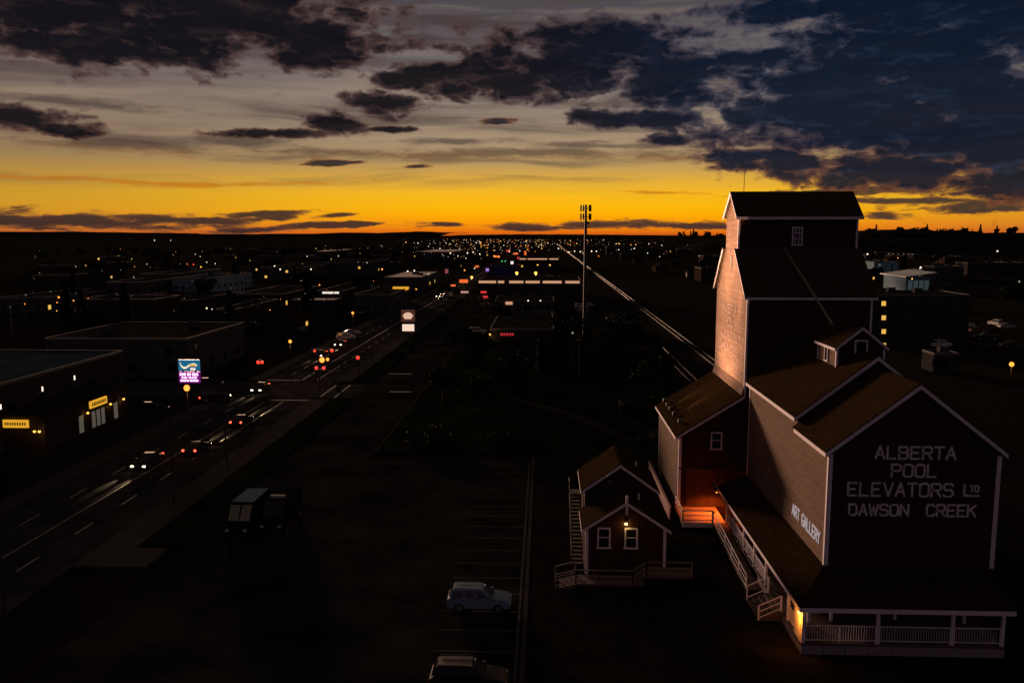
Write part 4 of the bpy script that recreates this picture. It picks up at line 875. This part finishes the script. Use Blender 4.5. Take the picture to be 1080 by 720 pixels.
# lit lamps: where their glow shows
def lit_proto(em, big):
    e = empty('street_lamp', '', 'street lamp'); MB().tube((0, 0, 0), (0, 0, 7.9), .08, 6, .05).build('pole', BLACKM, e); MB().ball((0, 0, 8.0), big).build('lamp_head', em, e); return e
LPR = {}
LIST = [(163, 253.5, 'w', 1), (180, 253.5, 'w', .8), (104, 273, 'y', 1.3), (80, 281, 'd', 1), (155, 278.5, 'd', 1.2), (190, 278.5, 'w', 1), (197.5, 278.5, 'o', 1), (204, 279, 'r', 1.2), (199, 281, 'r', .9), (212, 281.5, 'y', 1), (218, 276.5, 'w', .8), (206, 268, 'w', .6), (211, 270.5, 'w', .6), (227, 278, 'w', .7),
        (62, 313.5, 'o', 1.5), (84.5, 311, 'o', 1.4), (72, 308.5, 'r', .8), (60, 319, 'o', .8), (77.5, 317, 'o', .9), (93, 315, 'o', .8), (53.5, 307.5, 'g', .5), (26, 320.5, 'o', .7), (218, 325, 'w', 1), (223.5, 326, 'w', .6), (27, 311, 'd', .8), (141, 292.5, 'd', .8),
        (289.5, 280.5, 'w', 1), (295.5, 284, 'w', 1), (328, 284, 'w', 1), (403, 284, 'o', 1.2), (337, 300.5, 'o', 1.2), (372, 330, 'o', 1.5), (306, 360, 'o', 1.5), (439, 305, 'o', 1.2), (490, 285, 'o', 1), (497.5, 292.5, 'y', 1.6), (430, 286, 'w', 1), (437, 285.5, 'w', 1), (324, 270.5, 'w', .7), (357, 270, 'w', .7), (378, 276.5, 'w', .8), (383, 277, 'w', .7), (387, 277, 'w', .6), (452, 289, 'd', 1.4),
        (475, 267, 'w', 1.1), (483, 270, 'w', .8), (493, 267, 'w', 1), (499, 266, 'w', 1), (506, 268, 'w', 1), (521, 270, 'o', 1.2), (526, 271, 'o', 1.2), (529.5, 275.5, 'g', 1), (533, 275.5, 'g', 1), (500.5, 283, 'w', .8), (545, 288, 'y', 2.0), (565, 288, 'y', 2.0), (580, 279.5, 'y', 1.2), (567, 279.5, 'y', 1.1), (485, 263, 'w', .8), (464, 262, 'w', .8), (557, 317, 'w', 1), (570, 317, 'w', .9), (604, 351, 'd', 1), (197, 409, 'o', 1.9),
        (915, 268, 'w', 1.3), (971, 282, 'w', 1.4), (931, 278, 'w', .7), (939, 279, 'w', .7), (962, 294, 'y', .8), (1052, 265, 'w', 1.4), (1049, 251, 'd', 1), (1024, 258, 'd', 1), (941, 259, 'd', .9), (1067, 384, 'o', 1.7), (1075, 297, 'd', 1), (947, 272, 'o', .8), (937, 268, 'd', .7), (942, 268, 'd', .7), (947.5, 268, 'd', .7), (953, 268, 'd', .7), (958, 268, 'd', .7), (963, 268, 'd', .7), (589, 262, 'w', 1), (600, 266, 'w', 1), (606, 265, 'w', 1), (612, 265.5, 'w', 1), (618, 266, 'w', 1), (624, 265, 'w', 1.1), (629, 265, 'w', 1), (669, 262, 'w', .9), (683, 267, 'w', .7), (700, 268, 'd', 1), (737, 270, 'd', 1), (666, 263, 'd', 1)]
rnd = random.Random(5)
for i in range(150):
    x = rnd.gauss(530, 62) if i < 90 else rnd.uniform(415, 700); y = 252.5+abs(rnd.gauss(0, 8.0))
    if 415 < x < 760 and y < 274: LIST.append((x, y, rnd.choice('wwwwyydodr' if x > 500 else 'wwwwyyddwd'), rnd.uniform(.35, .8)))
for i in range(45): LIST.append((rnd.uniform(10, 420), rnd.uniform(258, 330), 'd' if rnd.random() < .75 else rnd.choice('wyo'), rnd.uniform(.3, .6)))
CN = {'o': 'orange', 'w': 'white', 'y': 'amber', 'r': 'red', 'g': 'green', 'p': 'violet', 'd': 'dim grey-white'}
NM = {(197, 409): 'orange globe lamp under the glowing pink message board', (306, 360): 'orange lamp across the side street left of the crossroads', (372, 330): 'orange lamp in the lot beyond the crossroads', (1067, 384): 'lone orange lamp in the dark lot at the right edge', (971, 282): 'bright white lamp at the tip of the pale awning roof', (915, 268): 'white lamp touching the elevator tower\'s right edge',
      (545, 288): 'amber globe lamp, left of the pair over the mall lot', (565, 288): 'amber globe lamp, right of the pair over the mall lot', (497.5, 292.5): 'large amber lamp above the orange-red lit board', (439, 305): 'orange lamp right of the yellow lozenge sign', (403, 284): 'orange lamp alone above the dark roofs left of the street', (337, 300.5): 'orange lamp above the shop with white lettering', (104, 273): 'lone amber lamp in the dark far left', (62, 313.5): 'large orange lamp at the left of the orange cluster', (84.5, 311): 'large orange lamp at the right of the orange cluster', (163, 253.5): 'white light on the far left plain, left of a pair', (180, 253.5): 'white light on the far left plain, right of a pair', (1052, 265): 'bright white lamp below the wooded ridge at far right'}
ZH = 8.0
rf = random.Random(77); FARS = [MB() for _ in range(3)]
for i in range(240):
    x = rf.gauss(540, 60) if i < 230 else rf.uniform(425, 700); y = 252.2+abs(rf.gauss(0, 6.5))
    if not 400 < x < 752: continue
    p = at(x, y, 9); rb = p.y/F*rf.uniform(.12, .32)*(1.3 if 470 < x < 600 else .8); FARS[rf.choice((0, 0, 1, 1, 2) if 470 < x < 620 else (0, 0, 0, 1))].tube((p.x, p.y, 0), (p.x, p.y, 9-rb), .06, 4, mi=3).ball((p.x, p.y, 9), rb, n=6)
tg = FARS[0]
for q, mi in ((FARS[1], 1), (FARS[2], 2)):
    k0 = len(tg.v); tg.v += q.v; tg.f += [[a+k0 for a in f] for f in q.f]; tg.m += [3 if a == 3 else mi for a in q.m]
o = tg.build('town_lights', [emit('far_white', (1, .72, .48), .8), emit('far_amber', (1, .42, .10), .9), emit('far_red', (1, .16, .06), .8), BLACKM]); o['kind'] = 'stuff'; tag(o, 'dense carpet of tiny white and amber town lights under the horizon', 'town lights')
for px, py, cc, sc in LIST:
    near = py > 300; p = at(px, py, ZH); key = (cc, near)
    r = .2 if near else .62
    if key not in LPR: LPR[key] = [lit_proto(E_[cc], r), False]
    side_ = 'left of the main street' if px < 420 else 'in the far centre of town' if px < 780 else 'right of the elevator'
    rowy = 'just below the horizon' if py < 262 else 'among the middle roofs' if py > 290 else 'in the far streets'
    lb = NM.get((px, py)) or 'small %s street light %s %s' % (CN[cc], rowy, side_)
    s = sc if near else sc*max(.6, min(2.6, p.y/900))
    o = place(LPR[key][0], LPR[key][1], (p.x, p.y, 0), 0, lb, None if (px, py) in NM else 'town lights: '+lb); LPR[key][1] = True
    for ch in o.children:
        if ch.name.startswith('lamp_head'): ch.scale = (s, s, s); ch.location = (0, 0, 8*(1-s))
for px, py, e, c_ in ((197, 409, 120, (1, .4, .1)), (306, 360, 160, (1, .4, .1)), (372, 330, 200, (1, .4, .1)), (545, 288, 500, (1, .6, .2)), (565, 288, 500, (1, .6, .2)), (497.5, 292.5, 500, (1, .6, .2)), (971, 282, 700, (.8, .95, 1)), (1067, 384, 120, (1, .45, .1))):
    p = at(px, py, ZH); lamp('street_lamp_light', 'POINT', (p.x, p.y, 7.2), e, c_, size=.3)

# ================================================================ TREES
def tree(name, label, kind, seed):
    rnd = random.Random(seed); e = empty(name, label, 'tree')
    if kind == 'leafy':
        k = MB().tube((0, 0, 0), (.15, 0, 3.2), .26, 7, .16)
        limbs = [Vector((rnd.uniform(-2.3, 2.3), rnd.uniform(-2.3, 2.3), rnd.uniform(4.2, 7.6))) for _ in range(11)]
        for l in limbs: k.tube((.15, 0, 2.6+rnd.random()), l, .1, 5, .03)
        k.build('trunk', BARK, e); c = MB()
        for l in limbs:
            R0 = rnd.uniform(.9, 1.5)
            for _ in range(190):
                d = Vector((rnd.gauss(0, 1), rnd.gauss(0, 1), rnd.gauss(0, .8))).normalized()*R0*rnd.random()**.45; q = l+d
                a = Vector((rnd.gauss(0, 1), rnd.gauss(0, 1), rnd.gauss(0, 1))).normalized()*.27; b = a.cross(Vector((rnd.gauss(0, 1), rnd.gauss(0, 1), rnd.gauss(0, 1)))).normalized()*.2
                c.poly([q-a, q+b, q+a, q-b])
        c.build('crown', LEAF, e)
    else:
        k = MB().tube((0, 0, 0), (0, 0, 9.5), .2, 7, .03); k.build('trunk', BARK, e); c = MB()
        for i in range(1700):
            t = rnd.random()**.75; z = 1.0+t*8.9; rad = (1-t)*2.1*(.75+.25*math.sin(z*4.2))+.1; a = rnd.random()*6.283; rr_ = rad*rnd.random()**.5
            q = Vector((rr_*math.cos(a), rr_*math.sin(a), z-.25*rr_)); d = Vector((math.cos(a), math.sin(a), -.35))*.5; b = Vector((-math.sin(a), math.cos(a), .3))*.24
            c.poly([q-d*.4-b, q+d, q-d*.4+b])
        c.build('crown', LEAF2, e)
    return e
TP = [tree('leafy_tree', '', 'leafy', 1), tree('leafy_tree', '', 'leafy', 2), tree('spruce_tree', '', 'spruce', 3)]
tu = [0, 0, 0]
def plant(i, x, y, s, label, group):
    place(TP[i], tu[i], (x, y, 0), rnd.random()*6.28, label, group, s); tu[i] = 1
rnd = random.Random(11); KN = ['rounded leafy', 'rounded leafy', 'pointed spruce']
for px, py, i, s in ((590, 365, 0, 1.1), (601, 372, 1, 1.0), (552, 352, 0, .9), (640, 385, 1, .8), (570, 392, 2, .8), (660, 352, 0, .8), (532, 352, 1, .9)):
    p = at(px, py); plant(i, p.x, p.y, s, {0: 'dark leafy tree', 1: 'dark leafy tree', 2: 'dark spruce'}[i]+' on the unlit lawn, '+{590: 'tallest, left of the thin lamp post', 601: 'right behind the thin lamp post', 552: 'against the mall front', 640: 'nearest the railway siding', 570: 'alone in the lawn middle', 660: 'beside the railway hut', 532: 'at the mall corner'}[px], 'trees on the dark lawn')
for i in range(26):
    y = rnd.uniform(118, 240); x = rnd.uniform(-17, 23)
    if y > 180 and x < 5: continue
    kk = rnd.choice((0, 1, 1, 2)); plant(kk, x, y, rnd.uniform(.45, 1.0), 'dark %s tree scattered over the unlit lawn below the mast' % KN[kk], 'trees scattered on the lawn, '+KN[kk])
sb = empty('shrub', '', 'shrub'); k = MB(); rs = random.Random(9)
for _ in range(420):
    d = Vector((rs.gauss(0, 1), rs.gauss(0, 1), rs.gauss(0, 1))).normalized()*(.55+.45*rs.random()); q = Vector((d.x*1.0, d.y*1.0, .7+d.z*.7)); a = Vector((rs.gauss(0, 1), rs.gauss(0, 1), rs.gauss(0, 1))).normalized()*.15; b = a.cross(d).normalized()*.1
    k.poly([q-a, q+b, q+a, q-b])
k.build('foliage', LEAF, sb); MB().tube((0, 0, 0), (0, 0, .8), .06, 5).build('stem', BARK, sb); used = False
for i in range(34):
    x, y = (rnd.uniform(10.5, 24), rnd.uniform(98, 150)) if i < 20 else (rnd.uniform(-19.5, 2), rnd.uniform(99, 104))
    place(sb, used, (x, y, .02), rnd.random()*6, 'low dark shrub along the unlit lawn edge' if i >= 20 else 'low dark shrub between the lawn and the rails', 'shrubs on the lawn edge' if i >= 20 else 'shrubs by the rails', rnd.uniform(.7, 1.6)); used = True
for i in range(72):
    y = rnd.uniform(190, 1100); x = rnd.uniform(-.62*y, -66)
    if -70 < x: continue
    kk = rnd.choice((0, 1, 2)); plant(kk, x, y, rnd.uniform(.9, 1.5), 'dark %s tree standing between the roofs left of the main street' % KN[kk], 'town trees left, '+KN[kk])
for i in range(50):
    y = rnd.uniform(230, 1000); x = rnd.uniform(70, .62*y)
    kk = rnd.choice((0, 1, 2)); plant(kk, x, y, rnd.uniform(.9, 1.6), 'dark %s tree in the unlit quarter right of the railway' % KN[kk], 'town trees right, '+KN[kk])
for i in range(90):
    x = rnd.uniform(520, 1500); kk = rnd.choice((0, 1, 0, 2)); o = place(TP[kk], tu[kk], (x, rnd.uniform(1750, 1850), 24), rnd.random()*6, 'dark %s tree along the crest of the wooded ridge at right' % KN[kk], 'ridge trees, '+KN[kk], rnd.uniform(1.3, 2.6)); tu[kk] = 1
for i in range(60):
    x = rnd.uniform(225, 680); kk = rnd.choice((0, 1, 0, 2)); o = place(TP[kk], tu[kk], (x, rnd.uniform(1330, 1480), 17), rnd.random()*6, 'dark %s tree on the low rise just left of the tower' % KN[kk], 'low rise trees, '+KN[kk], rnd.uniform(1.0, 2.0)); tu[kk] = 1
